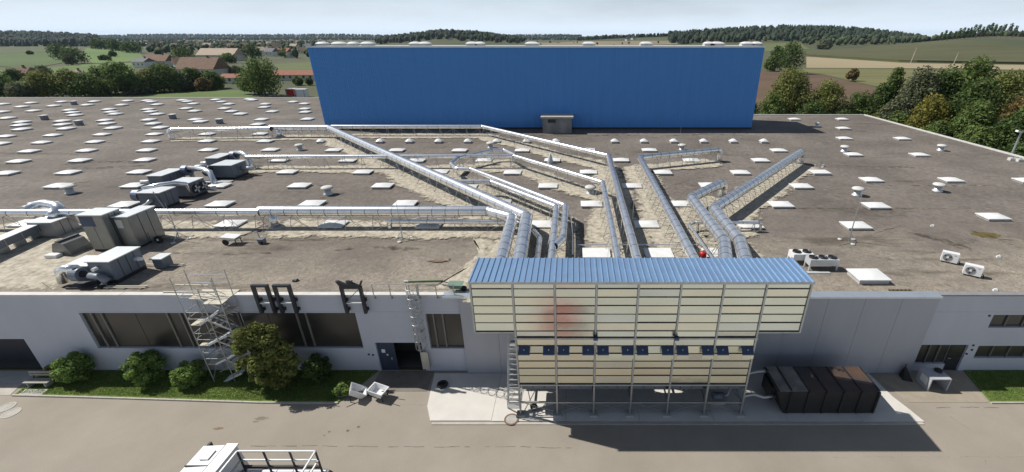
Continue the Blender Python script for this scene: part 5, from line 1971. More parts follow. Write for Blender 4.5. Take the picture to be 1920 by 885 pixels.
# roof sheets
for c in range(8):
    n_ = 7
    for k in range(n_):
        a = CX[c] + (CX[c + 1] - CX[c]) * k / n_
        b = CX[c] + (CX[c + 1] - CX[c]) * (k + 1) / n_
        dz = random.uniform(-.004, .004)
        MB().quadmesh([(a + .02, CY0 - .16, 9.93 + dz), (b - .02, CY0 - .16, 9.93 + dz), (b - .02, CY1, 10.0 + dz), (a + .02, CY1, 10.0 + dz), (a + .02, CY0 - .16, 9.90), (b - .02, CY0 - .16, 9.90), (b - .02, CY1, 9.97), (a + .02, CY1, 9.97)],
                      [(0, 1, 2, 3), (4, 7, 6, 5), (0, 4, 5, 1), (2, 6, 7, 3), (0, 3, 7, 4), (1, 5, 6, 2)]).build('roof_sheet', M_CROOF, cool)
        wd = .08 if k == 0 else .045
        MB().bar((a, CY0 - .17, 9.955), (a, CY1 + .01, 10.025), wd, .07).build('roof_seam', M_CROOF2, cool)
MB().bar((CX[8], CY0 - .17, 9.955), (CX[8], CY1 + .01, 10.025), .07, .07).build('roof_seam', M_CROOF2, cool)
MB().box(CX[0] - .04, CX[8] + .04, CY0 - .2, CY0 - .165, 9.82, 9.96).build('roof_edge', M_ZINC, cool)
# stair and gangway at its left end
sx0, sx1 = -4.15, -3.5
lad = MB()
lad.bar((sx0, 21.2, .75), (sx0, 22.9, 3.9), .06).bar((sx1, 21.2, .75), (sx1, 22.9, 3.9), .06).build('stair_stringer', M_ZINC, cool)
for k in range(11):
    f = (k + .5) / 11
    MB().box(sx0 + .03, sx1 - .03, 21.2 + 1.7 * f - .1, 21.2 + 1.7 * f + .1, .75 + 3.15 * f, .78 + 3.15 * f).build('tread', M_ZINC, cool)
for x in (sx0 - .02, sx1 + .02):
    r_m = MB()
    for dz in (.55, 1.0):
        r_m.bar((x, 21.2, .75 + dz), (x, 22.9, 3.9 + dz), .04)
    for f in (0, .33, .66, 1):
        r_m.bar((x, 21.2 + 1.7 * f, .75 + 3.15 * f), (x, 21.2 + 1.7 * f, 1.75 + 3.15 * f), .04)
    r_m.build('handrail', M_ZINC, cool)
MB().box(sx0, sx1 + .1, 20.75, 21.25, .7, .74).build('gangway', M_ZINC, cool)
MB().bar((sx0, 20.8, .7), (sx1 + .1, 20.9, .02), .06).build('gangway_leg', M_ZINC, cool)
MB().box(sx0, sx1 + .15, 22.9, 23.5, 3.86, 3.9).build('gangway', M_ZINC, cool)
for dz in (0.35, .7, 1.05):
    MB().bar((sx0, 20.78, .72 + dz), (sx1 + .1, 20.78, .72 + dz), .04).build('guard_bar', M_ZINC, cool)
for x in (sx0, sx1 + .1):
    MB().bar((x, 20.78, .72), (x, 20.78, 1.8), .04).build('guard_post', M_ZINC, cool)

# things standing under the cooler
q = G(990, 778, 0)
t = thing('rag_sack', (-2.6, 21.3, 0), 'dark bundle lying between the left feet of the cooler', 'bundle')
mb = MB()
V = ICO_V * np.array([.32, .28, .26]) * np.random.default_rng(3).uniform(.75, 1.2, (12, 1)) + np.array([-2.55, 21.35, .26])
mb.quadmesh([tuple(v) for v in V], [tuple(f) for f in ICO_F]).build('sack', mat('sack', (.07, .06, .055), .9), t)
MB().cyl((-2.55, 21.35, .48), (-2.5, 21.35, .6), .07, .1, n=8).build('neck', MATS['sack'], t)
t = thing('pump', (9.6, 22.0, 0), 'grey pump with pipe stub under the right end of the cooler', 'pump')
MB().box(9.2, 10.0, 21.7, 22.3, 0.02, .25).build('base', M_CONC, t)
MB().cyl((9.2, 22.0, .55), (9.9, 22.0, .55), .25, n=16).build('motor', M_AHU, t, True)
MB().tube([(9.9, 22, .6), (10.2, 22, .6), (10.25, 22, 1.0), (10.25, 22, 1.8)], .1, 12).build('pipe', M_ZINC, t, True)

# ================================================================== ground before the hall
r1 = MB().quadmesh([(-120, -60, 0), (120, -60, 0), (120, DF + .1, 0), (-120, DF + .1, 0)], [(0, 1, 2, 3)]).build('road', M_ROAD)
tag(r1, 'light beige asphalt yard in front of the hall', None, None, 'structure')


def crack(pix, wd, m, dash=0.0):
    P = [Vector((*G(x, y, 0)[:2], 0)) for x, y in pix]
    pts = []
    for a, b in zip(P[:-1], P[1:]):
        n = max(2, int((b - a).length / .3))
        pts += [a.lerp(b, i / n) for i in range(n)]
    pts.append(P[-1])
    vs, fs = [], []
    off = 0.0
    for i in range(len(pts) - 1):
        if dash and random.random() < dash:
            continue
        d = (pts[i + 1] - pts[i]).normalized()
        n = Vector((-d.y, d.x, 0))
        off += random.uniform(-.03, .03)
        off *= .9
        w_ = wd * random.uniform(.5, 1.3)
        k = len(vs)
        for q in (pts[i], pts[i + 1]):
            for s_ in (-.5, .5):
                p = q + n * (off + s_ * w_)
                vs.append((p.x, p.y, crack.z))
        fs.append((k, k + 1, k + 3, k + 2))
    crack.z += .0012
    MB().quadmesh(vs, fs).build('pavement_mark', m, r1)


crack.z = .004
M_CRACK = mat('crack', (.17, .15, .125), .95, var=.3)
M_WORN = mat('worn_patch', (.22, .195, .165), .95, col2=(.30, .268, .228), scale=.8, detail=8)
M_PALEJ = mat('pale_joint', (.42, .385, .33), .95, var=.15, scale=2)
for pix, wd, m, ds in (([(470, 836), (700, 836), (900, 838), (1090, 839)], .05, M_CRACK, .35), ([(1560, 857), (1750, 857), (1920, 856)], .05, M_PALEJ, .1), ([(700, 757), (760, 757), (806, 757)], .07, M_PALEJ, .1),
                       ([(1780, 780), (1830, 812), (1850, 870)], .02, M_CRACK, .55),
                       ([(1755, 764), (1800, 763), (1880, 763)], .05, M_CRACK, .3),):
    crack(pix, wd, m, ds)
ragged(M_WORN, .9, .40, .72)
ragged(M_PALEJ, 1.1, .42, .7)
for x, y, a, b, m in ((480, 790, .25, .1, M_WORN), (492, 784, .5, .16, M_WORN), (617, 809, .09, .07, M_CRACK), (652, 807, .1, .08, M_CRACK), (672, 800, .1, .09, M_CRACK), (608, 816, .05, .04, M_CRACK),
                      (410, 803, .35, .1, ragged(mat('rust_mark', (.27, .17, .11), .95), 3, .35, .65))):
    q = G(x, y, 0)
    mm = MB()
    mm.v = [(q.x + a * math.cos(t_) * random.uniform(.55, 1.2), q.y + b * math.sin(t_) * random.uniform(.55, 1.2), crack.z) for t_ in [2 * PI * k / 20 for k in range(20)]]
    mm.f = [tuple(range(20))]
    crack.z += .0008
    mm.build('pavement_mark', m, r1)


def slab_piece(name, poly, z0, z1, m, label):
    o = MB().prism(poly, z0, z1).build(name, m)
    tag(o, label, None, None, 'structure')
    return o


yard = MB().quadmesh([(-60, -40, .004), (70, -40, .004), (70, 14.2, .004), (-60, 14.2, .004)], [(0, 1, 2, 3)]).build('reflected_yard', mat('reflected_yard_pale', (.37, .365, .34), .85, col2=(.5, .49, .455), scale=.4))  # unseen pale ground, added for the cooler panels to reflect
tag(yard, 'unseen pale concrete yard added nearer than the beige road to brighten the cooler panels', None, None, 'structure')
# fresh concrete apron under the cooler, cast in bays
ap = bpy.data.objects.new('apron', None)
COL.objects.link(ap)
tag(ap, 'fresh pale concrete apron under the cooler', None, None, 'structure')
bays = [(-9.85, -5.2), (-5.18, -.5), (-.48, 4.2), (4.22, 8.9), (8.92, 13.6), (13.62, 18.3), (18.32, 21.6)]
for k, (a, b) in enumerate(bays):
    fy = 20.38 - .01 * k
    poly = [(a + (0.0 if k else .5), fy), (b, fy), (b, 24.68), (a, 24.68)]
    if k == 0:
        poly = [(-9.05, 20.4), (b, 20.4), (b, 24.68), (-10.0, 24.68), (-9.85, 23.4), (-9.6, 21.6)]
    if k == len(bays) - 1:
        poly = [(a, fy), (22.15, fy), (21.9, 21.3), (21.55, 22.4), (21.3, 24.68), (a, 24.68)]
    MB().prism(poly, -.02, .05 - .0015 * (k % 2)).build('concrete_bay', M_SLAB, ap)
MB().box(-8.9, 22.0, 20.1, 20.28, -.02, .045).build('edge_strip', M_KERB, ap)

# lawns with kerbs
slab_piece('lawn', [(-37.9, 22.62), (-30, 22.35), (-20.8, 21.98), (-15.6, 21.95), (-14.9, 23.4), (-14.2, DF - .02), (-38.4, DF - .02)], -.02, .07, M_SOIL, 'lawn bed along the left part of the front wall')
slab_piece('lawn', [(27.75, 21.95), (40, 21.9), (45, DF - .02), (28.4, DF - .02)], -.02, .07, M_SOIL, 'small lawn at the right end of the front wall')


def grass(poly, n, seed, label):
    r = np.random.default_rng(seed)
    P = np.array(poly)
    lo, hi = P.min(0), P.max(0)
    pts = []
    while len(pts) < n:
        q = r.uniform(lo, hi, (n, 2))
        ins = np.zeros(len(q), bool)
        for k in range(len(P)):
            (xa, ya), (xb, yb) = P[k], P[(k + 1) % len(P)]
            c = ((ya > q[:, 1]) != (yb > q[:, 1])) & (q[:, 0] < (xb - xa) * (q[:, 1] - ya) / (yb - ya + 1e-9) + xa)
            ins ^= c
        pts += list(q[ins])
    q = np.array(pts[:n])
    a = r.uniform(0, 2 * PI, n)
    h = r.uniform(.03, .08, n)
    wdt = .022
    V = np.empty((n, 3, 3))
    V[:, 0] = np.stack([q[:, 0] - wdt * np.cos(a), q[:, 1] - wdt * np.sin(a), np.full(n, .068)], 1)
    V[:, 1] = np.stack([q[:, 0] + wdt * np.cos(a), q[:, 1] + wdt * np.sin(a), np.full(n, .068)], 1)
    le = r.normal(0, .035, (n, 2))
    V[:, 2] = np.stack([q[:, 0] + le[:, 0], q[:, 1] + le[:, 1], .068 + h], 1)
    o = np_mesh('grass', V.reshape(-1, 3), np.arange(n * 3).reshape(n, 3), M_GRASS)
    tag(o, label, None, None, 'stuff')


grass([(-37.8, 22.72), (-30, 22.45), (-20.8, 22.08), (-15.8, 22.05), (-15.0, 23.4), (-14.3, 24.9), (-38.3, 24.9)], 42000, 1, 'short grass of the left front lawn')
grass([(27.85, 22.05), (39.9, 22.0), (44, 24.9), (28.5, 24.9)], 20000, 2, 'short grass of the right front lawn')
kb = [(-38.0, 22.55), (-34, 22.42), (-30, 22.27), (-25.5, 22.09), (-20.8, 21.9), (-18.2, 21.88), (-15.6, 21.87)]
for i in range(len(kb) - 1):
    (xa, ya), (xb, yb) = kb[i], kb[i + 1]
    n_ = max(1, int((xb - xa) / 1.0))
    for k in range(n_):
        a = Vector((xa + (xb - xa) * k / n_ + .01, ya + (yb - ya) * k / n_, .04))
        b = Vector((xa + (xb - xa) * (k + 1) / n_ - .01, ya + (yb - ya) * (k + 1) / n_, .04))
        MB().bar(a, b, .1, .12).build('kerb_stone', M_KERB, r1)
for k in range(12):
    MB().box(27.7 + k * 1.02, 28.7 + k * 1.02, 21.83, 21.93, -.02, .1).build('kerb_stone', M_KERB, r1)
slab_piece('threshold_slab', [(-47, 23.7), (-38.7, 23.7), (-38.4, 24.95), (-47, 24.95)], -.02, .03, M_CONC, 'concrete threshold before the far left gate')
slab_piece('ramp', [(-47, 22.5), (-38.2, 22.6), (-38.6, 23.68), (-47, 23.68)], -.02, .024, M_KERB, 'pale concrete ramp at the far left gate')
slab_piece('gate_pavement', [(-14.0, 22.95), (-10.05, 22.95), (-10.1, 24.95), (-14.0, 24.95)], -.02, .02, mat('gate_asphalt', (.2, .18, .155), .9, var=.15), 'darker pavement before the middle gate')
slab_piece('path', [(22.3, 21.95), (27.6, 21.95), (28.3, 24.95), (21.4, 24.95)], -.02, .02, mat('path_asphalt', (.33, .285, .225), .9, var=.12), 'worn pavement before the right entrance door')
# manholes and covers
for px, py, l in ((12, 763, 'pale oval manhole cover at the left edge, upper of two'), (21, 774, 'pale oval manhole cover at the left edge, lower of two'), (959, 787, 'round manhole cover with rim at the corner of the concrete apron')):
    q = G(px, py, 0)
    t = thing('manhole_cover', q, l, 'manhole cover')
    z = .06 if px > 900 else .004
    MB().lathe((q.x, q.y, 0), [(.46, -.02), (.46, z + .02), (.36, z + .02), (.36, z)], 28).build('rim', M_KERB if px < 900 else mat('rust_rim', (.2, .13, .09), .9), t)
    MB().lathe((q.x, q.y, 0), [(.355, -.01), (.355, z + .012), (.1, z + .014)], 28).build('plate', M_CONC, t)
# old tyre on the apron
q = G(830, 722, .05)
t = thing('tyre', q, 'dark round hose reel lying on the concrete apron', 'reel')
mb = MB()
n_, k_ = 24, 10
for i in range(n_):
    a = 2 * PI * i / n_
    for j in range(k_):
        b = 2 * PI * j / k_
        mb.v.append((q.x + (.28 + .1 * math.cos(b)) * math.cos(a), q.y + (.28 + .1 * math.cos(b)) * math.sin(a), .15 + .1 * math.sin(b)))
for i in range(n_):
    for j in range(k_):
        mb.f.append((i * k_ + j, ((i + 1) % n_) * k_ + j, ((i + 1) % n_) * k_ + (j + 1) % k_, i * k_ + (j + 1) % k_))
mb.build('ring', M_RUBBER, t, True)
MB().lathe((q.x, q.y, .05), [(.2, 0), (.2, .06), (.05, .08)], 16).build('hub', M_DARKST, t)

# bench
q = Vector((-37.0, 23.45, .07))
t = thing('park_bench', q, 'grey wooden bench on the lawn at far left', 'bench')
for k in range(3):
    MB().box(-37.85, -36.15, 23.2 + .17 * k, 23.35 + .17 * k, .47, .51).build('seat_slat', mat('grey_bench', (.33, .32, .29), .8), t)
for k in range(2):
    MB().box(-37.85, -36.15, 23.76 + .03 * k, 23.8 + .03 * k, .66 + .2 * k, .82 + .2 * k).build('back_slat', mat('grey_bench', (.33, .32, .29), .8), t)
for x in (-37.6, -36.4):
    MB().box(x - .05, x + .05, 23.22, 23.7, .07, .468).build('leg', M_CONC, t)
    MB().bar((x, 23.72, .47), (x, 23.85, 1.0), .05).build('back_post', M_DARKST, t)
slab_piece('bench_slab', [(-37.6, 22.58), (-36.0, 22.55), (-36.1, 23.1), (-37.7, 23.1)], 0.0, .085, M_CONC, 'small paving slab before the bench')


# ------------------------------------------------------------------ shrubs on the lawn
def shrub(label, x, y, h, wd, kind='bush', n=5200, size=.085, seed=0, name='shrub'):
    r = np.random.default_rng(seed + 300)
    t = thing(name, (x, y, .05), label, 'shrub')
    lobes = []
    for i in range(16):
        u = (i + .5) / 16
        env = math.sin(PI * (0.15 + .75 * u)) ** .5
        a = i * 2.4 + r.uniform(-.6, .6)
        lr = wd * r.uniform(.10, .25)
        off = max(0, wd * .5 * env - lr * .85) * r.uniform(.85, 1.08)
        lobes.append(((off * math.cos(a), off * math.sin(a), h * (.14 + .72 * u)), (lr, lr, lr * .9)))
    lobes.append(((0, 0, h * .5), (wd * .3, wd * .3, h * .36)))
    V, Q = leaf_cloud(lobes, n, size, r, .5)
    V[:, 2] = np.maximum(V[:, 2], .02)
    np_mesh('foliage', V, Q, LEAFM[kind], t)
    mb = MB()
    for k in range(5):
        a = 2 * PI * k / 5
        mb.tube([(0, 0, 0), (.12 * math.cos(a), .12 * math.sin(a), h * .35), (wd * .3 * math.cos(a), wd * .3 * math.sin(a), h * .75)], [.05, .035, .012], 6)
    mb.build('stems', M_BARK).parent = t


shrub('round clipped bush right of the bench', -34.85, 24.0, 2.25, 2.1, seed=1)
shrub('round clipped bush in the middle below the ribbon window', -29.85, 23.95, 2.5, 2.3, seed=2, n=5600)
shrub('low dark bush left of the scaffold stair', -26.7, 23.75, 1.7, 2.0, seed=3)
shrub('small brownish bush left of the round bush by the bench', -36.6, 24.3, 1.3, 1.1, 'olive', 2200, seed=4)
shrub('dark round bush right of the front tree in shade', -17.9, 24.0, 2.1, 1.9, 'dark', 4200, seed=5)
shrub('low green plant at the right end of the left lawn', -15.6, 22.7, .8, 1.2, 'bush', 1500, seed=6)
ft = thing('front_tree', (-20.6, 23.3, .05), 'bushy tree growing before the ribbon window right of the scaffold stair', 'tree')
r9 = np.random.default_rng(91)
big = [((-.35, 0, 4.35), 1.05), ((.55, .1, 4.0), .95), ((-1.15, -.2, 3.75), .7), ((1.15, -.1, 3.1), .9), ((.3, -.3, 2.9), 1.1), ((-1.45, -.2, 2.25), .6), ((-.5, .1, 2.5), .8), ((1.2, 0, 1.9), .95), ((.2, -.2, 1.5), 1.0), ((-.9, 0, 1.2), .65), ((.8, -.2, .8), .7)]
lob = []
for c, rr in big:
    lob.append((c, (rr * .72, rr * .72, rr * .65)))
    for k in range(7):
        d = r9.normal(size=3)
        d /= np.linalg.norm(d)
        q = np.array(c) + d * rr * .72
        sr = rr * r9.uniform(.24, .42)
        lob.append((tuple(q), (sr, sr, sr * .8)))
V, Q = leaf_cloud(lob, 15000, .1, r9, .4)
V[:, 2] = np.maximum(V[:, 2], .05)
np_mesh('crown', V, Q, LEAFM['olive'], ft)
mb = MB().tube([(0, 0, -.1), (.1, 0, 1.2), (0, .1, 2.8), (-.2, 0, 4.4)], [.16, .13, .08, .02], 8)
for c, rr in big:
    mb.tube([(0.05, 0, max(.3, c[2] * .5)), tuple(np.array(c) * .55 + np.array([0, 0, c[2] * .3])), c], [.07, .05, .015], 6)
mb.build('trunk', M_BARK).parent = ft

# ------------------------------------------------------------------ scaffold stair tower
sc_ = thing('scaffold_stair', (-24.6, 23.6, 0), 'pale metal scaffold stair tower climbing to the roof', 'scaffold')
SX0, SX1, SY0, SY1 = -25.15, -22.55, 23.75, 24.85
for x in (SX0, -23.7, SX1):
    for y in (SY0, SY1):
        top = 8.5 if x != -23.7 else 7.7
        MB().cyl((x, y, .05), (x, y, top), .03, n=8).build('standard', M_ZINC, sc_)
        MB().box(x - .1, x + .1, y - .1, y + .1, .03, .07).build('base_plate', M_ZINC, sc_)
LV = [1.65, 3.25, 4.9, 6.55]
for k, z in enumerate(LV):
    if k < 3:
        for j in range(2):
            MB().box(SX0, SX0 + .58, SY0 + .02 + .55 * j, SY0 + .53 + .55 * j, z - .05, z).build('landing_board', M_PALE, sc_)
            MB().box(SX1 - .5, SX1, SY0 + .02 + .55 * j, SY0 + .53 + .55 * j, z + .75, z + .8).build('landing_board', M_PALE, sc_)
    else:
        for j in range(4):
            MB().box(SX0, SX1 - .05, SY0 + .62 + .3 * j, SY0 + .9 + .3 * j, z - .05, z).build('landing_board', M_PALE, sc_)
        MB().box(SX0 + 1.35, SX1, SY0 + .02, SY0 + .6, z - .055, z - .005).build('landing_board', M_PALE, sc_)
    z0 = LV[k - 1] if k else 0.05
    # flight between landings
    a, b = Vector((SX0 + .6, SY0 + .3, z0)), Vector((SX1 - .5, SY0 + .3, z0 + (.8 if k < 3 else 1.0) + .0))
    for dy in (-.26, .26):
        MB().bar(a + Vector((0, dy, 0)), b + Vector((0, dy, 0)), .04, .14).build('stringer', M_AHULID, sc_)
        MB().bar(a + Vector((0, dy, .9)), b + Vector((0, dy, .9)), .03).build('handrail', M_ZINC, sc_)
    for s in range(5):
        f = (s + .5) / 5
        c = a.lerp(b, f)
        MB().box(c.x - .1, c.x + .1, c.y - .25, c.y + .25, c.z, c.z + .03).build('tread', M_AHULID, sc_)
    a2, b2 = Vector((SX1 - .5, SY0 + .85, z0 + .8)), Vector((SX0 + .6, SY0 + .85, z))
    if k < 4:
        for dy in (-.24, .24):
            MB().bar(a2 + Vector((0, dy, 0)), b2 + Vector((0, dy, 0)), .04, .12).build('stringer', M_AHULID, sc_)
            MB().bar(a2 + Vector((0, dy, .9)), b2 + Vector((0, dy, .9)), .03).build('handrail', M_ZINC, sc_)
        for s in range(5):
            c = a2.lerp(b2, (s + .5) / 5)
            MB().box(c.x - .1, c.x + .1, c.y - .23, c.y + .23, c.z, c.z + .03).build('tread', M_AHULID, sc_)
    # guard rails and braces
    for dz in (.5, 1.0):
        MB().cyl((SX0, SY0, z + dz), (SX0, SY1, z + dz), .02, n=6).build('guard_rail', M_ZINC, sc_)
        MB().cyl((SX0, SY0 - .002, z + dz), (SX0 + 1.4 if k < 3 else -23.7, SY0 - .002, z + dz), .02, n=6).build('guard_rail', M_ZINC, sc_)
    MB().cyl((SX0 - .04, SY0, z0 + .2), (SX0 - .04, SY1, z), .02, n=6).build('brace', M_ZINC, sc_)
    MB().cyl((SX1, SY0, z), (SX1, SY1, z0 + .2), .02, n=6).build('brace', M_ZINC, sc_)
    MB().cyl((-23.7, SY1 + .04, z), (SX1, SY1 + .04, z0 + .2), .02, n=6).build('brace', M_ZINC, sc_)
for (xa, ya), (xb, yb) in (((SX0, SY1), (SX1, SY1)), ((-23.7, SY0), (SX1, SY0))):
    for dz in (7.5, 8.1):
        MB().cyl((xa, ya, dz), (xb, yb, dz), .02, n=6).build('guard_rail', M_ZINC, sc_)
a, b = G(330, 537, 7.0), G(396, 541, 7.0)
for dy in (0, -.9):
    MB().bar((-26.6, 25.3 + dy, 7.05 - dy * .0), (-24.4, 25.3 + dy, 7.0), .09).build('ledger', M_PALE, sc_)

# ------------------------------------------------------------------ dark steel frames fixed to the wall
def portal(label, x0, x1, ztop, zbot, cleats=False, yk=DF - .28):
    t = thing('steel_frame', (x0, DF, zbot), label, 'steel frame', 'dark steel frames on the front wall')
    for x in (x0, x1):
        MB().box(x - .09, x + .09, yk - .1, yk + .1, zbot, ztop).build('post', M_DARKST, t)
        for z in (zbot + .12, zbot + .85):
            MB().box(x - .13, x + .13, yk + .1, DF + .0, z, z + .2).build('bracket', M_DARKST, t)
    MB().box(x0 + .091, x1 - .091, yk - .1, yk + .1, ztop - .16, ztop).build('beam', M_DARKST, t)
    MB().box(x0 + .092, x1 - .092, yk - .04, yk + .04, zbot + .75, zbot + .84).build('tie', M_AHULID, t)
    if cleats:
        for x in (x0 + .1, x1 - .5):
            MB().quadmesh([(x - .15, yk - .09, ztop), (x + .55, yk - .09, ztop), (x + .55, yk + .09, ztop), (x - .15, yk + .09, ztop),
                           (x - .35, yk - .09, ztop + .4), (x - .2, yk - .09, ztop + .4), (x - .2, yk + .09, ztop + .4), (x - .35, yk + .09, ztop + .4)],
                          [(0, 3, 2, 1), (4, 5, 6, 7), (0, 1, 5, 4), (2, 3, 7, 6), (0, 4, 7, 3), (1, 2, 6, 5)]).build('saddle', M_DARKST, t)
            MB().bar((x + .5, yk, ztop), (x + .68, yk, ztop + .38), .16, .1).build('saddle', M_DARKST, t)
        MB().bar((x0 + .1, yk, zbot + .9), (x1 - .1, yk, ztop - .2), .04).build('brace', M_DARKST, t)


portal('dark steel portal frame on the wall edge, left one of the close pair', -20.95, -20.05, 7.42, 5.2)
portal('dark steel portal frame on the wall edge, right one of the close pair', -19.55, -18.6, 7.42, 5.2)
portal('dark steel portal frame with saddles left of the roof railing', -15.2, -13.95, 7.3, 5.2, True)

# roof edge railing and caged ladder
rl = thing('roof_railing', (-10.6, DF - .08, ROOF), 'thin grey railing on the roof edge above the middle gate', 'railing')
for seg_ in ((-13.25, -11.0), (-10.25, -7.9)):
    for z in (6.95, 7.36):
        MB().bar((seg_[0], DF - .13, z), (seg_[1], DF - .13, z), .035).build('rail', M_ZINC, rl)
    for k in range(3):
        x = seg_[0] + (seg_[1] - seg_[0]) * k / 2
        MB().bar((x, DF - .131, 6.2), (x, DF - .131, 7.38), .05).build('post', M_ZINC, rl)
        MB().box(x - .05, x + .05, DF - .1, DF, 6.2, 6.3).build('bracket', M_ZINC, rl)
ld = thing('caged_ladder', (-10.5, DF - .2, 0), 'zinc ladder with safety cage right of the middle gate', 'ladder')
for x in (-10.78, -10.3):
    MB().bar((x, DF - .25, .35), (x, DF - .25, 7.4), .05).build('stile', M_ZINC, ld)
for k in range(24):
    MB().cyl((-10.76, DF - .25, .5 + .28 * k), (-10.32, DF - .25, .5 + .28 * k), .016, n=6).build('rung', M_ZINC, ld)
for k in range(8):
    z = 2.6 + .68 * k
    arc = [(-10.54 + .36 * math.cos(a), DF - .26 - .72 * math.sin(a), z) for a in np.linspace(0, PI, 9)]
    MB().tube(arc, .02, 5).build('cage_hoop', M_ZINC, ld)
for a in np.linspace(.2, PI - .2, 5):
    x, y = -10.54 + .36 * math.cos(a), DF - .28 - .72 * math.sin(a)
    MB().bar((x, y, 2.6), (x, y, 7.36), .03, .012).build('cage_strip', M_ZINC, ld)
for z in (1.0, 3.5, 6.0):
    MB().box(-10.6, -10.48, DF - .23, DF, z, z + .05).build('bracket', M_ZINC, ld)
MB().box(-10.8, -10.28, DF - .3, DF - .275, .4, 1.9).build('climb_guard', M_PALE, ld)
t = thing('green_pole', G(756, 527), 'pale green pole lying on the front gravel behind the railing', 'pole')
a, b = G(757, 527, 6.53), G(830, 525, 6.53)
MB().cyl(a.lerp(b, .12), b, .07, n=8).build('pole', mat('pale_green', (.22, .3, .18), .7), t)
MB().cyl(a, a.lerp(b, .12), .05, n=8).build('white_tip', M_WPAINT, t)
q = G(858, 545)
t = thing('garden_barrow', q, 'green wheelbarrow parked against the cooler roof corner', 'wheelbarrow')
MB().quadmesh([q + Vector(v) for v in ((-.4, -.25, .3), (.3, -.25, .3), (.3, .25, .3), (-.4, .25, .3), (-.55, -.32, .62), (.45, -.32, .58), (.45, .32, .58), (-.55, .32, .62))],
              [(0, 3, 2, 1), (0, 1, 5, 4), (1, 2, 6, 5), (2, 3, 7, 6), (3, 0, 4, 7), (4, 5, 6, 7)]).build('tub', mat('dull_green', (.16, .25, .2), .6), t)
MB().cyl(q + Vector((.45, -.05, .2)), q + Vector((.45, .05, .2)), .2, n=14).build('wheel', M_RUBBER, t, True)
for s_ in (-.2, .2):
    MB().bar(q + Vector((.3, s_, .25)), q + Vector((-.9, s_, .6)), .04).build('handle', M_DARKST, t)

# ------------------------------------------------------------------ carts on the yard
def cart(label, q, ang, tip, col):
    t = thing('hand_cart', q, label, 'cart')
    t.rotation_euler = (0, 0, ang)
    def P(mb, nm, m, par=None):
        o = mb.build(nm, m)
        o.parent = par or t
        return o
    Rm = Matrix.Rotation(tip, 3, 'Y')
    def R(v):
        return tuple(Rm @ Vector(v) + Vector((0, 0, .55)))
    P(MB().quadmesh([R(v) for v in ((-.45, -.32, -.2), (.4, -.32, -.2), (.4, .32, -.2), (-.45, .32, -.2), (-.58, -.42, .25), (.55, -.42, .25), (.55, .42, .25), (-.58, .42, .25),
                                    (-.5, -.37, .25), (.48, -.37, .25), (.48, .37, .25), (-.5, .37, .25), (-.4, -.28, -.1), (.36, -.28, -.1), (.36, .28, -.1), (-.4, .28, -.1))],
                    [(0, 3, 2, 1), (0, 1, 5, 4), (1, 2, 6, 5), (2, 3, 7, 6), (3, 0, 4, 7), (4, 5, 9, 8), (5, 6, 10, 9), (6, 7, 11, 10), (7, 4, 8, 11), (8, 9, 13, 12), (9, 10, 14, 13), (10, 11, 15, 14), (11, 8, 12, 15), (12, 13, 14, 15)]),
      'tub', col)
    w_ = P(MB().cyl((-.6, -.06, .2), (-.6, .06, .2), .2, n=16), 'wheel', M_RUBBER)
    P(MB().cyl((-.6, -.08, .2), (-.6, .08, .2), .07, n=10), 'hub', M_ZINC, w_)
    for s_ in (-.28, .28):
        P(MB().bar((-.6, s_ * .3, .22), (1.15, s_, .7), .045), 'handle', M_DARKST)
        P(MB().bar((.4, s_, .45), (.45, s_, .0), .045), 'leg', M_DARKST)


cart('white wheelbarrow standing on the sunny yard edge', G(712, 745, 0), math.radians(-15), .15, M_WPAINT)
cart('white wheelbarrow tipped up beside the lawn end', G(672, 745, 0), math.radians(200), -.7, M_WPAINT)

# ------------------------------------------------------------------ black container
ct = thing('tank_container', (16.2, 21.0, 0), 'black ribbed container with rusty top right of the cooler', 'container')
M_BLACK = mat('black_container', (.022, .021, .022), .5, var=.25, scale=1)
M_RTOP = mat('rusty_top', (.035, .038, .046), .55, col2=(.10, .06, .04), scale=.7, detail=4)
X0, X1, Y0, Y1, ZT = 13.45, 19.25, 20.95, 23.25, 1.9
vs = [(X0, Y0, .12), (X1, Y0, .12), (X1, Y1, .12), (X0, Y1, .12), (12.8, Y0, ZT), (X1, Y0, ZT), (X1, Y1, ZT), (12.8, Y1, ZT)]
MB().quadmesh(vs, [(0, 3, 2, 1), (4, 5, 6, 7), (0, 1, 5, 4), (1, 2, 6, 5), (2, 3, 7, 6), (3, 0, 4, 7)]).build('body', M_BLACK, ct)
ribs = [13.7 + 1.1 * k for k in range(6)]
for x in ribs:
    MB().box(x - .06, x + .06, Y0 - .07, Y0 - .001, .15, ZT - .02).build('rib', M_BLACK, ct)
    MB().box(x - .05, x + .05, Y0 + .05, Y1 - .05, ZT + .03, ZT + .07).build('top_rib', M_BLACK, ct)
cols = [M_RTOP, M_RTOP, M_RTOP, M_RTOP, M_RTOP]
xs_ = [12.9] + ribs[1:] + [19.2]
for k in range(len(xs_) - 1):
    m_ = M_RTOP
    if k == len(xs_) - 2:
        m_ = mat('sunlit_orange_lid', (.42, .19, .06), .55, col2=(.30, .31, .36), scale=.9, detail=2)  # orange end lid, the sun on its corner put into the colour
    if k == 0:
        m_ = mat('sunlit_pale_lid', (.30, .28, .25), .5, col2=(.12, .11, .1), scale=1.0)  # paler colour stands in for sun falling on this end lid
    MB().box(xs_[k] + .06, xs_[k + 1] - .06, Y0 + .02, Y1 - .02, ZT + .001, ZT + .028).build('lid', m_, ct)
for x in (X0 + .3, X1 - .5):
    for y in (Y0 + .25, Y1 - .25):
        MB().cyl((x, y - .12, .12), (x, y + .12, .12), .12, n=14).build('roller', M_RUBBER, ct, True)
MB().box(12.7, 12.9, 21.5, 22.8, .7, 1.7).build('end_hatch', M_BLACK, ct)
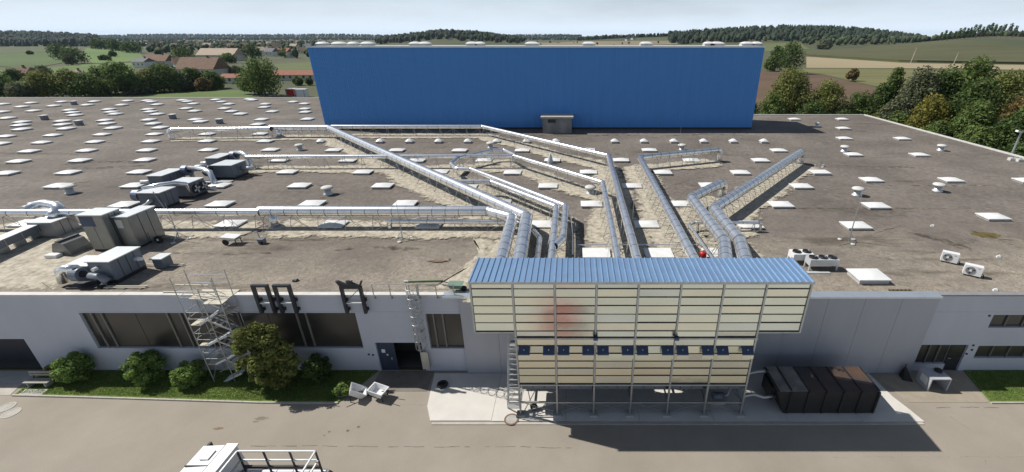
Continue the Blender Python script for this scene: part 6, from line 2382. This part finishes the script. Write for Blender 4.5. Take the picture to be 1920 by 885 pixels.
for k, y in enumerate((21.2, 22.6)):
    z = 1.25 if k == 0 else 1.9
    t = thing('flexible_pipe', (11, y, 0), ('front' if k == 0 else 'rear') + ' bent grey pipe joining the cooler and the black container', 'pipe')
    pts = [(10.75, y, z - .7), (10.95, y, z + .1), (11.5, y, z + .2), (12.1, y, z - .05), (12.75, y, z + .05)] if k == 0 else [(10.75, y, 1.9), (11.4, y, 1.85), (12.1, y, 2.05), (12.8, y, 2.1)]
    MB().tube(pts, .1, 12).build('hose', M_ZINC, t, True)
    MB().cyl((12.68, y, pts[-1][2]), (12.82, y, pts[-1][2]), .15, n=12).build('flange', M_DARKST, t, True)

# boxy cabinet by the right entrance
cb = thing('smoking_shelter', (25.0, 23.4, 0), 'small grey open box shelter before the right entrance', 'shelter')
M_BOXG = mat('box_grey', (.42, .44, .47), .6)
MB().box(24.25, 25.6, 22.95, 24.1, .99, 1.06).build('top', M_BOXG, cb)
MB().box(24.25, 24.33, 22.95, 24.1, .02, .989).build('side_panel', M_BOXG, cb)
MB().box(25.52, 25.6, 22.95, 24.1, .02, .989).build('side_panel', M_BOXG, cb)
MB().box(24.331, 25.519, 24.0, 24.09, .02, .989).build('back_panel', M_AHU, cb)
MB().box(24.235, 24.249, 23.2, 23.8, .35, .9).build('notice', M_WPAINT, cb)
MB().lathe((25.25, 23.75, 1.061), [(.2, 0), (.25, .05), (.24, .14), (.05, .15)], 14).build('lamp_bowl', M_RUBBER, cb, True)
t = thing('black_sack', (23.6, 24.2, 0), 'dark pointed cover leaning on the wall by the shelter', 'cover')
MB().quadmesh([(23.3, 24.0, .02), (23.9, 23.8, .02), (24.1, 24.5, .02), (23.4, 24.6, .02), (23.5, 24.4, 1.0)], [(0, 3, 2, 1), (0, 1, 4), (1, 2, 4), (2, 3, 4), (3, 0, 4)]).build('sheet', M_RUBBER, t)
MB().cyl((23.5, 24.4, .9), (23.5, 24.4, 1.1), .04, n=6).build('tip', M_DARKST, t)
t = thing('apron_box', (20.4, 24.0, 0), 'pale small plate lying near the cooler on the apron', 'plate')
q = G(1437, 743, .05)
t.location = q
MB().box(q.x - .35, q.x + .35, q.y - .08, q.y + .08, .05, .11).build('bar', M_WPAINT, t)
MB().box(q.x - .3, q.x - .25, q.y - .1, q.y + .1, .111, .14).build('tie', M_ZINC, t)

# ------------------------------------------------------------------ truck below
tk = thing('platform_truck', (-16.2, 14.9, 0), 'white work truck with railed steel platform at the bottom edge', 'truck')
cabv = [(-19.55, 13.2, .9), (-17.55, 13.2, .9), (-17.55, 16.5, .9), (-19.55, 16.5, .9), (-19.5, 13.2, 2.5), (-17.75, 13.2, 2.62), (-17.75, 16.45, 2.62), (-19.5, 16.45, 2.5)]
MB().quadmesh(cabv, [(0, 3, 2, 1), (4, 5, 6, 7), (0, 1, 5, 4), (1, 2, 6, 5), (2, 3, 7, 6), (3, 0, 4, 7)]).build('cab', M_WPAINT, tk)
MB().box(-18.26, -18.2, 13.22, 16.43, 2.55, 2.66).build('roof_seam', M_DARKST, tk)
MB().box(-19.48, -18.28, 15.2, 15.26, 2.51, 2.585).build('roof_seam', M_DARKST, tk)
MB().box(-18.15, -17.55, 13.25, 16.42, 2.66, 2.74).build('spoiler', M_AHULID, tk)
MB().box(-19.62, -19.56, 13.5, 16.2, 1.5, 2.3).build('windscreen', M_GLASS, tk)
MB().box(-19.3, -18.4, 16.46, 16.5, 1.55, 2.25).build('side_window', M_GLASS, tk)
MB().box(-18.32, -18.28, 16.47, 16.51, .95, 2.4).build('door_seam', M_DARKST, tk)
MB().box(-18.5, -18.36, 16.5, 16.55, 1.35, 1.42).build('door_handle', M_DARKST, tk)
MB().bar((-19.45, 16.5, 2.1), (-19.6, 16.85, 2.15), .04).build('mirror_arm', M_DARKST, tk)
MB().box(-19.68, -19.56, 16.78, 16.98, 1.75, 2.2).build('mirror', M_DARKST, tk)
MB().box(-19.0, -18.55, 15.55, 16.1, 2.56, 2.64).build('roof_hatch', M_AHULID, tk)
MB().cyl((-18.75, 14.6, 2.56), (-18.75, 14.6, 2.78), .1, n=14).build('beacon', mat('amber', (.6, .25, .02), .3), tk, True)
for y in (13.5, 16.1):
    MB().box(-19.62, -19.55, y - .15, y + .15, 1.0, 1.2).build('headlight', M_WHITE, tk)
MB().box(-19.7, -19.5, 13.25, 16.45, .55, .88).build('bumper', M_DARKST, tk)
MB().box(-17.5, -12.9, 13.2, 16.0, .9, 1.3).build('bed', M_AHU, tk)
for k in range(5):
    MB().box(-17.3 + k * .86, -16.48 + k * .86, 13.3, 15.95, 1.301, 1.34).build('bed_plate', M_AHULID, tk)
for x in (-19.0, -16.6, -13.4):
    for y in (13.35, 16.15):
        wh = MB().cyl((x, y - .15, .48), (x, y + .15, .48), .48, n=20).build('wheel', M_RUBBER, tk, True)
        MB().cyl((x, y - .16, .48), (x, y + .16, .48), .22, n=14).build('rim', M_ZINC, wh)
for z in (2.2, 2.85):
    r_m = MB()
    r_m.bar((-17.2, 15.85, z), (-13.2, 15.85, z), .07).bar((-13.2, 15.85, z), (-13.2, 13.3, z), .07).bar((-17.2, 15.85, z), (-17.2, 13.3, z), .07)
    r_m.build('rail', M_AHULID if z > 2.5 else M_ZINC, tk)
for x in (-17.2, -15.87, -14.53, -13.2):
    MB().bar((x, 15.85, 1.34), (x, 15.85, 2.85), .07).build('rail_post', M_DARKST, tk)
for y in (14.6, 13.4):
    MB().bar((-13.2, y, 1.34), (-13.2, y, 2.85), .07).bar((-17.2, y, 1.34), (-17.2, y, 2.85), .07).build('rail_post', M_DARKST, tk)
MB().box(-17.2, -13.2, 15.8, 15.9, 1.6, 1.78).build('kick_board', M_DARKST, tk)
# unseen red skip of assumed shape, added for the red blur in the cooler's panels
sk = thing('added_red_skip', (-1.25, 11.3, 0), 'unseen red skip added on the yard for the red blur in the cooler panels', 'skip')
vs = [(-1.9, 8.7, .1), (.1, 8.7, .1), (.1, 10.5, .1), (-1.9, 10.5, .1), (-2.3, 8.5, 1.5), (.5, 8.5, 1.5), (.5, 10.7, 1.5), (-2.3, 10.7, 1.5),
      (-2.2, 8.6, 1.5), (.4, 8.6, 1.5), (.4, 10.6, 1.5), (-2.2, 10.6, 1.5), (-1.8, 8.8, .3), (0, 8.8, .3), (0, 10.4, .3), (-1.8, 10.4, .3)]
vs = [(a - .35, b + 1.7, c) for a, b, c in vs]
MB().quadmesh(vs, [(0, 3, 2, 1), (0, 1, 5, 4), (1, 2, 6, 5), (2, 3, 7, 6), (3, 0, 4, 7), (4, 5, 9, 8), (5, 6, 10, 9), (6, 7, 11, 10), (7, 4, 8, 11), (8, 9, 13, 12), (9, 10, 14, 13), (10, 11, 15, 14), (11, 8, 12, 15), (12, 13, 14, 15)]).build('tub', M_RED, sk)
for x in (-1.6, -.9, -.2):
    MB().bar((x - .35, 12.26, .2), (x - .35, 12.44, 1.45), .08).build('rib', M_RED, sk)
for x in (-1.7, -.1):
    MB().box(x - .45, x - .25, 10.5, 12.1, .0, .1).build('skid', M_DARKST, sk)

# ================================================================== air
hz_ = MB().box(-7000, 7000, -150, 7500, -3, 90).build('haze', mat('haze_air', (1, 1, 1)))
tag(hz_, 'thin bluish summer haze over the far land', None, None, 'stuff')
mh = bpy.data.materials.new('haze_volume')
mh.use_nodes = True
mh.node_tree.nodes.clear()
ho = mh.node_tree.nodes.new('ShaderNodeOutputMaterial')
pv = mh.node_tree.nodes.new('ShaderNodeVolumePrincipled')
pv.inputs['Color'].default_value = (0.6, 0.79, 1.0, 1)
pv.inputs['Density'].default_value = 0.00004
pv.inputs['Anisotropy'].default_value = 0.2
mh.node_tree.links.new(pv.outputs[0], ho.inputs['Volume'])
hz_.data.materials.clear()
hz_.data.materials.append(mh)
